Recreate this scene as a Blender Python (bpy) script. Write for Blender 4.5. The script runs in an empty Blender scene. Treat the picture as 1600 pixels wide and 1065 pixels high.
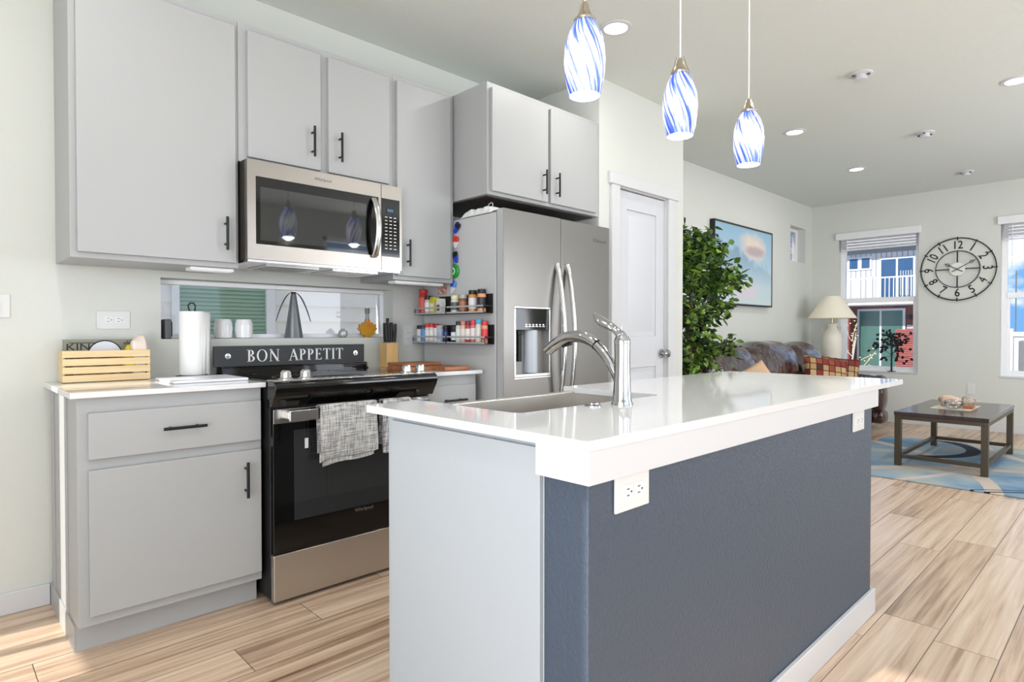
import bpy, math, random
from mathutils import Vector, Matrix
from bpy import data as D
C = bpy.context.scene.collection
SC = bpy.context.scene
PI = math.pi
R = math.radians
random.seed(7)

def lin(c):
    return tuple(((v/255)/12.92 if v/255 <= .04045 else ((v/255+.055)/1.055)**2.4) for v in c)

# ------------------------------------------------------------------ camera
cd = D.cameras.new('camera'); cam = D.objects.new('camera', cd); C.objects.link(cam)
cd.sensor_width = 36; cd.lens = 952/1600*36; cd.clip_start = .03; cd.clip_end = 400
cam.location = (0, 0, 1.10)
cam.rotation_euler = (R(90-.853), 0, R(46.06-90))
SC.camera = cam

# ------------------------------------------------------------------ exposure
vs = SC.view_settings
vs.view_transform = 'Standard'; vs.look = 'None'; vs.exposure = -0.1; vs.gamma = 1.0; vs.use_curve_mapping = False
SC.cycles.use_denoising = True
SC.cycles.max_bounces = 10; SC.cycles.diffuse_bounces = 6; SC.cycles.glossy_bounces = 5
SC.cycles.transmission_bounces = 8; SC.cycles.transparent_max_bounces = 12
SC.cycles.sample_clamp_indirect = 6.0
SC.cycles.caustics_reflective = False; SC.cycles.caustics_refractive = False

# ------------------------------------------------------------------ sky
def make_world():
    w = D.worlds.new('sky'); SC.world = w; w.use_nodes = True
    nt = w.node_tree; nt.nodes.clear(); N = nt.nodes.new; L = nt.links.new
    out = N('ShaderNodeOutputWorld'); bg = N('ShaderNodeBackground'); tc = N('ShaderNodeTexCoord')
    mp = N('ShaderNodeMapping'); mp.inputs['Scale'].default_value = (1.6, 3.2, 5.0)
    mp.inputs['Location'].default_value = (.35, .1, .25)
    nz = N('ShaderNodeTexNoise'); nz.inputs['Scale'].default_value = 2.2; nz.inputs['Detail'].default_value = 6; nz.inputs['Roughness'].default_value = .55
    rp = N('ShaderNodeValToRGB'); rp.color_ramp.elements[0].position = .47; rp.color_ramp.elements[1].position = .60
    rp.color_ramp.elements[0].color = (0, 0, 0, 1); rp.color_ramp.elements[1].color = (1, 1, 1, 1)
    sp = N('ShaderNodeSeparateXYZ')
    g = N('ShaderNodeValToRGB'); g.color_ramp.elements[0].position = .0; g.color_ramp.elements[1].position = .35
    g.color_ramp.elements[0].color = (*lin((104, 160, 220)), 1); g.color_ramp.elements[1].color = (*lin((120, 165, 222)), 1)
    mx = N('ShaderNodeMix'); mx.data_type = 'RGBA'; mx.inputs['B'].default_value = (1, 1, 1, 1)
    L(tc.outputs['Generated'], mp.inputs['Vector']); L(mp.outputs[0], nz.inputs['Vector']); L(nz.outputs['Fac'], rp.inputs[0])
    L(tc.outputs['Generated'], sp.inputs[0]); L(sp.outputs['Z'], g.inputs[0])
    L(g.outputs[0], mx.inputs['A']); L(rp.outputs[0], mx.inputs['Factor']); L(mx.outputs['Result'], bg.inputs['Color'])
    bg.inputs['Strength'].default_value = 1.6
    L(bg.outputs[0], out.inputs[0])
make_world()

# ------------------------------------------------------------------ sun, and fill lamps added at unseen openings
sd = D.lights.new('sun', 'SUN'); sun = D.objects.new('sun', sd); C.objects.link(sun)
sd.energy = 6.5; sd.angle = R(.6); sd.color = (1, .95, .88)
sun.rotation_euler = Vector((math.cos(R(30)), -.10, -math.sin(R(30)))).to_track_quat('-Z', 'Y').to_euler()
sun.location = (-6, 0, 6)

def area(name, loc, direction, sx, sy, power, col=(1, 1, 1)):
    l = D.lights.new(name, 'AREA'); l.shape = 'RECTANGLE'; l.size = sx; l.size_y = sy; l.energy = power; l.color = col
    o = D.objects.new(name, l); C.objects.link(o); o.location = loc
    o.rotation_euler = Vector(direction).to_track_quat('-Z', 'Y').to_euler(); return o
area('fill_back_opening', (1.2, -2.52, 1.5), (0, 1, .35), 3.5, 1.6, 27, (.97, .985, 1))  # added fill, tilted upward to brighten the ceiling
area('fill_left_opening', (-1.52, -.35, 1.2), (1, 0, .25), 2.8, 2.0, 122, (.92, .96, 1))
area('fill_living_side', (5.6, -2.52, 1.4), (0, 1, .35), 3.3, 1.9, 120, (.98, .99, 1))

# ------------------------------------------------------------------ materials
MATS = {}
def M(name, col=(200, 200, 200), rough=.5, metal=0, spec=None, coat=0, bump=None, var=None, emit=None, es=1, alpha=None, sheen=0, raw=None):
    m = D.materials.new(name); m.use_nodes = True; nt = m.node_tree
    b = nt.nodes['Principled BSDF']; c = raw or lin(col)
    b.inputs['Base Color'].default_value = (*c, 1); b.inputs['Roughness'].default_value = rough; b.inputs['Metallic'].default_value = metal
    if spec is not None: b.inputs['Specular IOR Level'].default_value = spec
    if coat: b.inputs['Coat Weight'].default_value = coat; b.inputs['Coat Roughness'].default_value = .08
    if sheen: b.inputs['Sheen Weight'].default_value = sheen
    if emit: b.inputs['Emission Color'].default_value = (*lin(emit), 1); b.inputs['Emission Strength'].default_value = es
    N = nt.nodes.new; L = nt.links.new
    tc = N('ShaderNodeTexCoord')
    if var:            # (scale vec, amount, second colour)
        mp = N('ShaderNodeMapping'); mp.inputs['Scale'].default_value = var[0]
        nz = N('ShaderNodeTexNoise'); nz.inputs['Scale'].default_value = 1; nz.inputs['Detail'].default_value = 4
        rp = N('ShaderNodeMapRange'); rp.inputs['From Min'].default_value = .35; rp.inputs['From Max'].default_value = .65
        rp.inputs['To Max'].default_value = var[1]
        mx = N('ShaderNodeMix'); mx.data_type = 'RGBA'
        mx.inputs['A'].default_value = (*c, 1); mx.inputs['B'].default_value = (*lin(var[2]), 1)
        L(tc.outputs['Object'], mp.inputs[0]); L(mp.outputs[0], nz.inputs[0]); L(nz.outputs[0], rp.inputs[0])
        L(rp.outputs[0], mx.inputs['Factor']); L(mx.outputs['Result'], b.inputs['Base Color'])
    if bump:           # (scale, strength, distance)
        sc = bump[0] if isinstance(bump[0], tuple) else (bump[0],)*3
        mp = N('ShaderNodeMapping'); mp.inputs['Scale'].default_value = sc
        nz = N('ShaderNodeTexNoise'); nz.inputs['Scale'].default_value = 1; nz.inputs['Detail'].default_value = 3
        bp = N('ShaderNodeBump'); bp.inputs['Strength'].default_value = bump[1]; bp.inputs['Distance'].default_value = bump[2]
        L(tc.outputs['Object'], mp.inputs[0]); L(mp.outputs[0], nz.inputs[0]); L(nz.outputs[0], bp.inputs['Height']); L(bp.outputs[0], b.inputs['Normal'])
    MATS[name] = m; return m

wallp = M('wall_paint', (207, 209, 203), .75, bump=(70, .25, .003))
ceilp = M('ceiling_paint', (217, 221, 216), .8, bump=(95, .5, .004))
slate = M('slate_paint', (62, 74, 89), .5, bump=(105, .45, .006))
trimw = M('trim_white', (206, 207, 209), .4)
doorw = M('door_white', (204, 206, 211), .4)
vinyl = M('window_vinyl', (240, 240, 242), .35)
cabm = M('cabinet_grey', (168, 169, 169), .42)
islm = M('island_panel_grey', (167, 173, 178), .45)
quartz = M('white_quartz', (226, 226, 227), .06, spec=.6, var=((220, 220, 220), .25, (205, 205, 205)))
blackm = M('black_handle', (30, 30, 32), .35, .4)
steel = M('brushed_steel', (172, 166, 158), .30, 1, bump=((2, 2, 700), .04, .001))
steeld = M('fridge_steel', (132, 129, 125), .33, 1, bump=((700, 700, 2), .04, .001))
fside = M('fridge_side_grey', (196, 197, 197), .5, .1)
brightst = M('bright_steel', (215, 214, 212), .22, 1)
chrome = M('chrome', (184, 184, 187), .04, 1)
nickel = M('brushed_nickel', (190, 178, 160), .25, 1)
gloss = M('black_gloss', (8, 8, 9), .06, spec=.6)
glasscook = M('cooktop_glass', (14, 14, 15), .04, spec=.7)
mwglass = M('microwave_glass', (40, 42, 43), .03, spec=1.0)
mattk = M('matte_black', (24, 24, 25), .6)
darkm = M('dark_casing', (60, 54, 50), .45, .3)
whitep = M('white_plastic', (222, 222, 222), .35)
offw = M('outlet_white', (216, 216, 214), .35)
slot = M('outlet_slot', (60, 60, 60), .6)
groove = M('groove_grey', (150, 152, 154), .6)
white_e = M('lens_glow', (255, 255, 255), .5, emit=(255, 252, 246), es=4.5)
pine = M('pine_wood', (230, 205, 160), .5, var=((3, 20, 60), .5, (208, 172, 118)))
woodr = M('cherry_board', (150, 92, 58), .45, var=((8, 60, 30), .8, (186, 122, 82)))
blockw = M('knife_block_wood', (222, 184, 124), .5, var=((60, 60, 4), .5, (205, 160, 95)))
paper = M('paper_towel', (240, 240, 238), .9, bump=(260, .3, .001))
signm = M('sign_board', (48, 50, 52), .55)
signt = M('sign_lettering', (232, 232, 230), .5)
ledb = M('display_blue', (20, 30, 40), .3, emit=(90, 170, 230), es=1.2)
greyp = M('grey_plastic', (96, 98, 100), .5)
leaf = M('leaf_green', (66, 104, 42), .45, var=((9, 9, 9), 1.0, (120, 150, 60)))
bark = M('bark_brown', (92, 74, 56), .8)
leather = M('brown_leather', (54, 26, 20), .20, spec=.8, coat=.5, bump=((9, 22, 5), .9, .03))
ceram = M('cream_ceramic', (226, 220, 206), .5, bump=(30, .3, .004))
shadem = M('lamp_linen', (232, 224, 206), .8)
tabm = M('table_dark_wood', (44, 34, 40), .18, spec=.7, var=((4, 30, 4), .6, (70, 50, 48)))
tabf = M('table_frame_bronze', (88, 80, 68), .38, .8)
clockm = M('clock_black', (26, 24, 24), .5, .3)
clockf = M('clock_face_cream', (206, 207, 199), .7)
blindm = M('blind_white', (226, 226, 228), .5)
cord = M('clear_cord', (232, 232, 230), .4)
leather2 = leather

def glass_mat(name, tint=(1, 1, 1), fac=.08, rough=0.0):
    m = D.materials.new(name); m.use_nodes = True; nt = m.node_tree; nt.nodes.clear(); N = nt.nodes.new; L = nt.links.new
    o = N('ShaderNodeOutputMaterial'); mx = N('ShaderNodeMixShader'); t = N('ShaderNodeBsdfTransparent'); g = N('ShaderNodeBsdfGlossy')
    t.inputs[0].default_value = (*tint, 1); g.inputs['Roughness'].default_value = rough
    fr = N('ShaderNodeFresnel'); fr.inputs[0].default_value = 1.45
    ml = N('ShaderNodeMath'); ml.operation = 'MULTIPLY_ADD'; ml.inputs[1].default_value = .8; ml.inputs[2].default_value = fac-.05
    L(fr.outputs[0], ml.inputs[0]); L(ml.outputs[0], mx.inputs[0]); L(t.outputs[0], mx.inputs[1]); L(g.outputs[0], mx.inputs[2]); L(mx.outputs[0], o.inputs[0])
    return m
pane = glass_mat('window_glass', fac=.05)
jarglass = glass_mat('jar_glass', (.93, .95, .96), .16)

def floor_mat():
    m = D.materials.new('oak_planks'); m.use_nodes = True; nt = m.node_tree; b = nt.nodes['Principled BSDF']; N = nt.nodes.new; L = nt.links.new
    def math_(op, a, bb=None, c=None):
        n = N('ShaderNodeMath'); n.operation = op
        for i, v in enumerate((a, bb, c)):
            if v is None: continue
            if isinstance(v, (int, float)): n.inputs[i].default_value = v
            else: L(v, n.inputs[i])
        return n.outputs[0]
    tc = N('ShaderNodeTexCoord'); s = N('ShaderNodeSeparateXYZ'); L(tc.outputs['Object'], s.inputs[0])
    W_, LN = .185, 1.22
    ry = math_('DIVIDE', math_('ADD', s.outputs['Y'], .045), W_); row = math_('FLOOR', ry); fy = math_('FRACT', ry)
    wn = N('ShaderNodeTexWhiteNoise'); wn.noise_dimensions = '1D'; L(row, wn.inputs['W'])
    rx = math_('ADD', math_('DIVIDE', s.outputs['X'], LN), wn.outputs['Value']); ix = math_('FLOOR', rx); fx = math_('FRACT', rx)
    cb = N('ShaderNodeCombineXYZ'); L(row, cb.inputs[0]); L(ix, cb.inputs[1])
    w2 = N('ShaderNodeTexWhiteNoise'); w2.noise_dimensions = '3D'; L(cb.outputs[0], w2.inputs['Vector'])
    # grain, stretched along the plank
    gx = math_('ADD', math_('MULTIPLY', s.outputs['X'], 1.3), math_('MULTIPLY', w2.outputs['Value'], 37))
    gv = N('ShaderNodeCombineXYZ'); L(gx, gv.inputs[0]); L(math_('MULTIPLY', s.outputs['Y'], 34), gv.inputs[1]); L(math_('MULTIPLY', w2.outputs['Value'], 9), gv.inputs[2])
    nz = N('ShaderNodeTexNoise'); nz.inputs['Scale'].default_value = 1; nz.inputs['Detail'].default_value = 7; nz.inputs['Roughness'].default_value = .62; nz.inputs['Distortion'].default_value = .35
    L(gv.outputs[0], nz.inputs['Vector'])
    rp = N('ShaderNodeValToRGB'); e = rp.color_ramp.elements
    e[0].position = .20; e[0].color = (*lin((122, 92, 70)), 1); e[1].position = .82; e[1].color = (*lin((232, 212, 190)), 1)
    k = rp.color_ramp.elements.new(.5); k.color = (*lin((206, 178, 152)), 1)
    L(math_('ADD', nz.outputs['Fac'], math_('MULTIPLY', math_('SUBTRACT', w2.outputs['Value'], .5), .22)), rp.inputs[0])
    seam = math_('MINIMUM', math_('MULTIPLY', math_('MINIMUM', fy, math_('SUBTRACT', 1, fy)), W_), math_('MULTIPLY', math_('MINIMUM', fx, math_('SUBTRACT', 1, fx)), LN))
    sm = N('ShaderNodeMapRange'); sm.inputs['From Min'].default_value = .0006; sm.inputs['From Max'].default_value = .0022; L(seam, sm.inputs[0])
    mx = N('ShaderNodeMix'); mx.data_type = 'RGBA'; mx.inputs['A'].default_value = (*lin((88, 66, 50)), 1); L(sm.outputs[0], mx.inputs['Factor']); L(rp.outputs[0], mx.inputs['B'])
    L(mx.outputs['Result'], b.inputs['Base Color']); b.inputs['Roughness'].default_value = .30
    bp = N('ShaderNodeBump'); bp.inputs['Strength'].default_value = .25; bp.inputs['Distance'].default_value = .002
    L(math_('ADD', math_('MULTIPLY', nz.outputs['Fac'], .5), sm.outputs[0]), bp.inputs['Height']); L(bp.outputs[0], b.inputs['Normal'])
    return m
floorm = floor_mat()

# ------------------------------------------------------------------ mesh helpers
WORLD = {}
class MB:
    def __init__(s): s.v = []; s.f = []; s.mi = []; s.cur = 0
    def mat(s, i): s.cur = i; return s
    def add(s, vs, fs):
        o = len(s.v); s.v += [tuple(v) for v in vs]
        for f in fs: s.f.append(tuple(i+o for i in f)); s.mi.append(s.cur)
        return s
    def box(s, x0, x1, y0, y1, z0, z1):
        if x0 > x1: x0, x1 = x1, x0
        if y0 > y1: y0, y1 = y1, y0
        if z0 > z1: z0, z1 = z1, z0
        return s.add([(x0, y0, z0), (x1, y0, z0), (x1, y1, z0), (x0, y1, z0), (x0, y0, z1), (x1, y0, z1), (x1, y1, z1), (x0, y1, z1)],
                     [(0, 3, 2, 1), (4, 5, 6, 7), (0, 1, 5, 4), (1, 2, 6, 5), (2, 3, 7, 6), (3, 0, 4, 7)])
    def tube(s, pts, r, n=12, cap=True, closed=False, flat=None):
        pts = [Vector(p) for p in pts]; m = len(pts); rs = r if isinstance(r, (list, tuple)) else [r]*m
        T = []
        for i in range(m):
            a = pts[(i-1) % m] if closed or i > 0 else pts[i]; b = pts[(i+1) % m] if closed or i < m-1 else pts[i]
            t = (b-a); T.append(t.normalized() if t.length > 1e-9 else Vector((0, 0, 1)))
        ref = Vector((0, 0, 1)) if abs(T[0].z) < .9 else Vector((1, 0, 0))
        u = T[0].cross(ref).normalized(); vs = []
        for i in range(m):
            u = (u - T[i]*u.dot(T[i])); u = u.normalized() if u.length > 1e-6 else T[i].orthogonal().normalized()
            w = T[i].cross(u)
            for k in range(n):
                a = 2*PI*k/n; fx, fw = (flat or (1, 1))
                vs.append(pts[i]+(u*math.cos(a)*fx+w*math.sin(a)*fw)*rs[i])
        fs = []
        for i in range(m if closed else m-1):
            for k in range(n):
                a = i*n+k; b = i*n+(k+1) % n; c = ((i+1) % m)*n+(k+1) % n; d = ((i+1) % m)*n+k; fs.append((a, b, c, d))
        if cap and not closed: fs += [tuple(range(n))[::-1], tuple(range((m-1)*n, m*n))]
        return s.add(vs, fs)
    def cyl(s, p0, p1, r, n=16, r2=None): return s.tube([p0, p1], [r, r if r2 is None else r2], n)
    def lathe(s, prof, c=(0, 0, 0), n=24, axis='z', cap0=True, cap1=True, ph=0, sx=1, sy=1):
        vs = []; m = len(prof)
        for r, h in prof:
            for k in range(n):
                a = 2*PI*k/n+ph; x, y = r*math.cos(a)*sx, r*math.sin(a)*sy
                p = {'z': (x, y, h), 'y': (x, h, -y), 'x': (h, x, y)}[axis]; vs.append((c[0]+p[0], c[1]+p[1], c[2]+p[2]))
        fs = [(i*n+k, i*n+(k+1) % n, (i+1)*n+(k+1) % n, (i+1)*n+k) for i in range(m-1) for k in range(n)]
        if cap0: fs.append(tuple(range(n))[::-1])
        if cap1: fs.append(tuple(range((m-1)*n, m*n)))
        return s.add(vs, fs)
    def prism(s, poly, axis, a, b):
        # poly of 2D points; axis x: (y,z), axis y: (x,z), axis z: (x,y)
        f = {'x': lambda p, t: (t, p[0], p[1]), 'y': lambda p, t: (p[0], t, p[1]), 'z': lambda p, t: (p[0], p[1], t)}[axis]
        n = len(poly); vs = [f(p, a) for p in poly]+[f(p, b) for p in poly]
        return s.add(vs, [tuple(range(n)), tuple(range(n, 2*n))[::-1]]+[(i, i+n, (i+1) % n+n, (i+1) % n) for i in range(n)])
    def sq(s, c, h, e=.35, n=20, m=12, fn=None):
        # superellipsoid cushion: centre, half sizes, roundness
        def g(w, p): return math.copysign(abs(w)**p, w)
        vs = []; e2 = e if not isinstance(e, tuple) else e[1]; e1 = e if not isinstance(e, tuple) else e[0]
        for i in range(m+1):
            v = -PI/2+PI*i/m
            for k in range(n):
                a = 2*PI*k/n
                p = (c[0]+h[0]*g(math.cos(v), e1)*g(math.cos(a), e2), c[1]+h[1]*g(math.cos(v), e1)*g(math.sin(a), e2), c[2]+h[2]*g(math.sin(v), e1))
                vs.append(fn(p) if fn else p)
        return s.add(vs, [(i*n+k, i*n+(k+1) % n, (i+1)*n+(k+1) % n, (i+1)*n+k) for i in range(m) for k in range(n)])
    def xf(s, mtx, start=0):
        s.v[start:] = [tuple(mtx @ Vector(v)) for v in s.v[start:]]; return s
    def build(s, name, mats, parent=None, bevel=0, smooth=None, seg=2, origin=None, weld=False):
        if not isinstance(mats, (list, tuple)): mats = [mats]
        off = Vector((0, 0, 0))
        if parent is not None: off = WORLD.get(parent.name, off)
        elif origin is not None: off = Vector(origin)
        me = D.meshes.new(name); me.from_pydata([tuple(Vector(v)-off) for v in s.v], [], s.f)
        for m in mats: me.materials.append(m)
        me.polygons.foreach_set('material_index', s.mi)
        import bmesh
        bm = bmesh.new(); bm.from_mesh(me)
        if weld: bmesh.ops.remove_doubles(bm, verts=bm.verts, dist=1e-5)
        bmesh.ops.recalc_face_normals(bm, faces=bm.faces); bm.to_mesh(me); bm.free()
        o = D.objects.new(name, me); C.objects.link(o)
        if parent is not None: o.parent = parent; WORLD[o.name] = off
        else: o.location = off; WORLD[o.name] = off
        me.polygons.foreach_set('use_smooth', [True]*len(me.polygons))
        me.set_sharp_from_angle(angle=R(38 if smooth is None else smooth))
        if bevel:
            b = o.modifiers.new('bevel', 'BEVEL'); b.width = bevel; b.segments = seg; b.limit_method = 'ANGLE'; b.angle_limit = R(40); b.harden_normals = True
        return o

def tag(o, label=None, cat=None, group=None, kind=None):
    if label: o['label'] = label
    if cat: o['category'] = cat
    if group: o['group'] = group
    if kind: o['kind'] = kind
    return o
def thing(name, label, cat, loc=(0, 0, 0), group=None, kind=None):
    o = D.objects.new(name, None); C.objects.link(o); o.location = loc; o.empty_display_size = .05
    WORLD[o.name] = Vector(loc); return tag(o, label, cat, group, kind)
def struct(o, kind='structure'): o['kind'] = kind; return o
def bx(*a): return MB().box(*a)
def copy_tree(o, parent=None):
    c = o.copy(); C.objects.link(c); c.parent = parent
    for ch in list(o.children): copy_tree(ch, c)
    return c

def text(name, body, size, loc, rot, mat_, parent, ext=.0008, align='CENTER', sx=1, space=1, bold=0):
    cu = D.curves.new(name, 'FONT'); cu.body = body; cu.size = size; cu.extrude = ext; cu.align_x = align; cu.align_y = 'CENTER'; cu.space_character = space
    cu.resolution_u = 3; cu.offset = bold
    t = D.objects.new(name, cu); C.objects.link(t); bpy.context.view_layer.update()
    me = D.meshes.new_from_object(t.evaluated_get(bpy.context.evaluated_depsgraph_get()))
    C.objects.unlink(t); D.objects.remove(t)
    me.name = name; me.materials.clear(); me.materials.append(mat_)
    off = WORLD.get(parent.name, Vector((0, 0, 0))) if parent else Vector((0, 0, 0))
    mt = Matrix.Translation(Vector(loc)-off) @ rot @ Matrix.Diagonal((sx, 1, 1, 1))
    me.transform(mt)
    o = D.objects.new(name, me); C.objects.link(o)
    if parent: o.parent = parent; WORLD[o.name] = off
    return o
FACE_Y = Matrix.Rotation(R(90), 4, 'X')                                      # readable from -Y (wall facing the room)
FACE_X = Matrix.Rotation(R(-90), 4, 'Z') @ Matrix.Rotation(R(90), 4, 'X')     # readable from -X side

# ================================================================== SETTING
CZ = 2.74; YK = 3.07; XF = 8.47; XL = -1.45; YB = -2.45
def wall(name, axis, pos, thick, a0, a1, z0, z1, holes, m=None, sgn=1):
    cuts = sorted({a0, a1} | {h[0] for h in holes} | {h[1] for h in holes}); b = MB()
    for i in range(len(cuts)-1):
        c0, c1 = cuts[i], cuts[i+1]; zz = [(z0, z1)]
        for h in holes:
            if h[0] <= c0 and h[1] >= c1:
                nz = []
                for p, q in zz:
                    if h[2] > p: nz.append((p, min(q, h[2])))
                    if h[3] < q: nz.append((max(p, h[3]), q))
                    if h[2] >= q or h[3] <= p: pass
                zz = nz
        for p, q in zz:
            if axis == 'y': b.box(c0, c1, pos, pos+thick*sgn, p, q)
            else: b.box(pos, pos+thick*sgn, c0, c1, p, q)
    return struct(b.build(name, m or wallp))

WK = (.765, 1.985, 1.068, 1.345)      # kitchen strip window
WS = (7.775, 8.255, 1.99, 2.43)       # little high window
W2 = (1.86, 2.74, .60, 2.345); W3 = (.02, 1.10, .60, 2.345)
struct(bx(XL-.2, XF+.2, YB-.2, YK+.2, -.12, 0).build('floor', floorm))
struct(bx(XL-.2, XF+.2, YB-.2, YK+.2, CZ, CZ+.15).build('ceiling', ceilp))
wall('wall_kitchen', 'y', YK, .16, XL-.16, 3.2, 0, CZ, [WK])
wall('wall_living', 'y', YK, .16, 3.2, XF+.16, 0, CZ, [WS])
wall('wall_far', 'x', XF, .16, YB-.16, YK, 0, CZ, [W2, W3])
wall('wall_back', 'y', YB, .16, XL-.16, XF+.16, 0, CZ, [(-.6, 3.0, .7, 2.4), (3.9, 7.3, .4, 2.4)], sgn=-1)
wall('wall_left', 'x', XL, .16, YB, YK, 0, CZ, [(-1.8, 1.1, .15, 2.25), (2.56, 2.88, .06, 1.14), (2.91, 3.065, .06, 2.3)], sgn=-1)  # last two gaps are unseen, shaped to throw the sun stripe and floor patch
pw = wall('wall_pantry', 'y', 2.45, .10, 3.14, 4.17, 0, CZ, [(3.345, 3.945, 0, 2.075)])
struct(bx(3.14, 3.20, 2.55, YK, 0, CZ).build('wall_alcove', wallp))
struct(bx(4.10, 4.17, 2.55, YK, 0, CZ).build('wall_pantry_end', wallp))

# window 1: strip over the counter
def winframe_y(name, x0, x1, z0, z1, y, w=.03, deep=.05):
    t = thing(name, None, None, ((x0+x1)/2, y, z0)); struct(t)
    b = MB(); b.box(x0, x1, y, y+deep, z0, z0+w).box(x0, x1, y, y+deep, z1-w, z1).box(x0, x0+w, y, y+deep, z0+w, z1-w).box(x1-w, x1, y, y+deep, z0+w, z1-w)
    b.build('window_frame', vinyl, t, bevel=.003)
    bx(x0+w, x1-w, y+deep*.45, y+deep*.55, z0+w, z1-w).build('window_pane', pane, t)
    return t
w1 = winframe_y('window_1', WK[0], WK[1], WK[2], WK[3], YK+.10, w=.022)
e = MB().box(WK[0], WK[1], YK-.0, YK+.10, WK[2]-.012, WK[2]).box(WK[0], WK[1], YK, YK+.10, WK[3], WK[3]+.012).box(WK[0]-.012, WK[0], YK, YK+.1, WK[2], WK[3]).box(WK[1], WK[1]+.012, YK, YK+.1, WK[2], WK[3])
w4 = winframe_y('window_4', *WS, YK+.10, w=.035)
def winframe_x(name, y0, y1, z0, z1, x, mid):
    t = thing(name, None, None, (x, (y0+y1)/2, z0)); struct(t); w = .05; d = .06
    b = MB(); b.box(x, x+d, y0, y1, z0, z0+w).box(x, x+d, y0, y1, z1-w, z1).box(x, x+d, y0, y0+w, z0+w, z1-w).box(x, x+d, y1-w, y1, z0+w, z1-w)
    b.box(x-.01, x+d-.01, y0+w, y1-w, mid-.03, mid+.03)
    b.build('window_frame', vinyl, t, bevel=.004)
    w2 = .025
    s = MB(); s.box(x+.01, x+.045, y0+w, y1-w, z0+w, z0+w+w2).box(x+.01, x+.045, y0+w, y0+w+w2, z0+w+w2, mid-.03).box(x+.01, x+.045, y1-w-w2, y1-w, z0+w+w2, mid-.03)
    s.build('window_sash', vinyl, t, bevel=.003)
    bx(x+.025, x+.03, y0+w+w2, y1-w-w2, z0+w+w2, mid-.03).build('window_pane', pane, t)
    bx(x+.035, x+.04, y0+w, y1-w, mid+.03, z1-w).build('window_pane', pane, t)
    MB().box(x-.10, x, y0, y1, z0-.0, z0+.014).build('window_sill', trimw, t, bevel=.003)
    return t
win2 = winframe_x('window_2', *W2, XF+.09, 1.50)
win3 = winframe_x('window_3', *W3, XF+.09, 1.50)
# unseen back windows and patio door frames, added around the fill lamps (behind the camera)
for nm, (a0, a1, z0, z1) in (('window_5', (-.6, 3.0, .7, 2.4)), ('window_6', (3.9, 7.3, .4, 2.4))):
    t = thing(nm, None, None, ((a0+a1)/2, YB, z0)); struct(t); b = MB(); w = .06; y = YB-.06
    b.box(a0, a1, y, y+.05, z0, z0+w).box(a0, a1, y, y+.05, z1-w, z1).box(a0, a0+w, y, y+.05, z0, z1).box(a1-w, a1, y, y+.05, z0, z1).box((a0+a1)/2-.04, (a0+a1)/2+.04, y, y+.05, z0, z1)
    b.build('window_frame', vinyl, t)
t = thing('door_2', None, None, (XL, -.35, 0)); struct(t); b = MB(); x = XL-.06
b.box(x, x+.05, -1.8, 1.1, .15, .24).box(x, x+.05, -1.8, 1.1, 2.17, 2.25).box(x, x+.05, -1.8, -1.72, .24, 2.17).box(x, x+.05, 1.02, 1.1, .24, 2.17).box(x, x+.05, -.40, -.30, .24, 2.17)
b.build('opening_frame', vinyl, t)
t = thing('sun_gap_frame', None, None, (XL, 2.5, 0)); struct(t)  # unseen frame beside the wall gaps shaped for the sun patches
MB().box(XL, XL+.03, 2.47, 2.56, 0, 2.35).box(XL, XL+.03, 2.47, 3.065, 2.3, 2.36).build('opening_frame', doorw, t)

# baseboards
def board(name, *a): return struct(bx(*a).build(name, trimw, bevel=.003))
board('baseboard_kitchen', XL+.0, .355, YK-.014, YK, 0, .085)
board('baseboard_far', XF-.014, XF, YB, YK, 0, .10)
board('baseboard_living', 4.18, XF-.014, YK-.014, YK, 0, .10)
board('baseboard_pantry_end', 4.17, 4.184, 2.45, YK-.014, 0, .10)
board('baseboard_pantry', 4.075, 4.184, 2.436, 2.45, 0, .10)
board('baseboard_left', XL, XL+.014, 1.12, 2.2, 0, .085)

# pantry door
d1 = thing('door_1', None, None, (3.645, 2.45, 0)); struct(d1)
b = MB()
X0, X1, yf = 3.352, 3.938, 2.468
px0, px1 = 3.47, 3.835
for z0, z1 in ((.01, .20), (.85, 1.07), (1.94, 2.062)): b.box(px0, px1, yf, yf+.034, z0, z1)
b.box(X0, px0, yf, yf+.034, .01, 2.062).box(px1, X1, yf, yf+.034, .01, 2.062)
for z0, z1 in ((.20, .85), (1.07, 1.94)):
    b.box(px0, px1, yf+.010, yf+.030, z0, z1)
    m_ = .035; vs = [(px0+m_, yf+.010, z0+m_), (px1-m_, yf+.010, z0+m_), (px1-m_, yf+.010, z1-m_), (px0+m_, yf+.010, z1-m_)]
    n_ = .06; vs += [(px0+n_, yf+.002, z0+n_), (px1-n_, yf+.002, z0+n_), (px1-n_, yf+.002, z1-n_), (px0+n_, yf+.002, z1-n_)]
    b.add(vs, [(4, 5, 6, 7), (0, 1, 5, 4), (1, 2, 6, 5), (2, 3, 7, 6), (3, 0, 4, 7)])
b.build('door_leaf', doorw, d1, bevel=.0025)
kb = MB(); kb.lathe([(.0, .0), (.014, .0), (.014, -.03), (.020, -.036), (.0285, -.045), (.030, -.056), (.024, -.066), (.0, -.070)], (3.905, yf, .942), 20, 'y', False, False)
kb.lathe([(.0, 0), (.032, 0), (.032, -.006), (.0, -.008)], (3.905, yf, .942), 20, 'y', False, False)
tag(kb.build('door_knob', chrome, d1), 'chrome round knob')
hg = MB().cyl((3.352, yf-.004, 1.775), (3.352, yf-.004, 1.865), .006, 8); hg.box(3.346, 3.366, yf-.004, yf, 1.775, 1.865); hg.build('hinge', brightst, d1)
hg = MB().cyl((3.352, yf-.004, .25), (3.352, yf-.004, .34), .006, 8); hg.build('hinge', brightst, d1)
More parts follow.
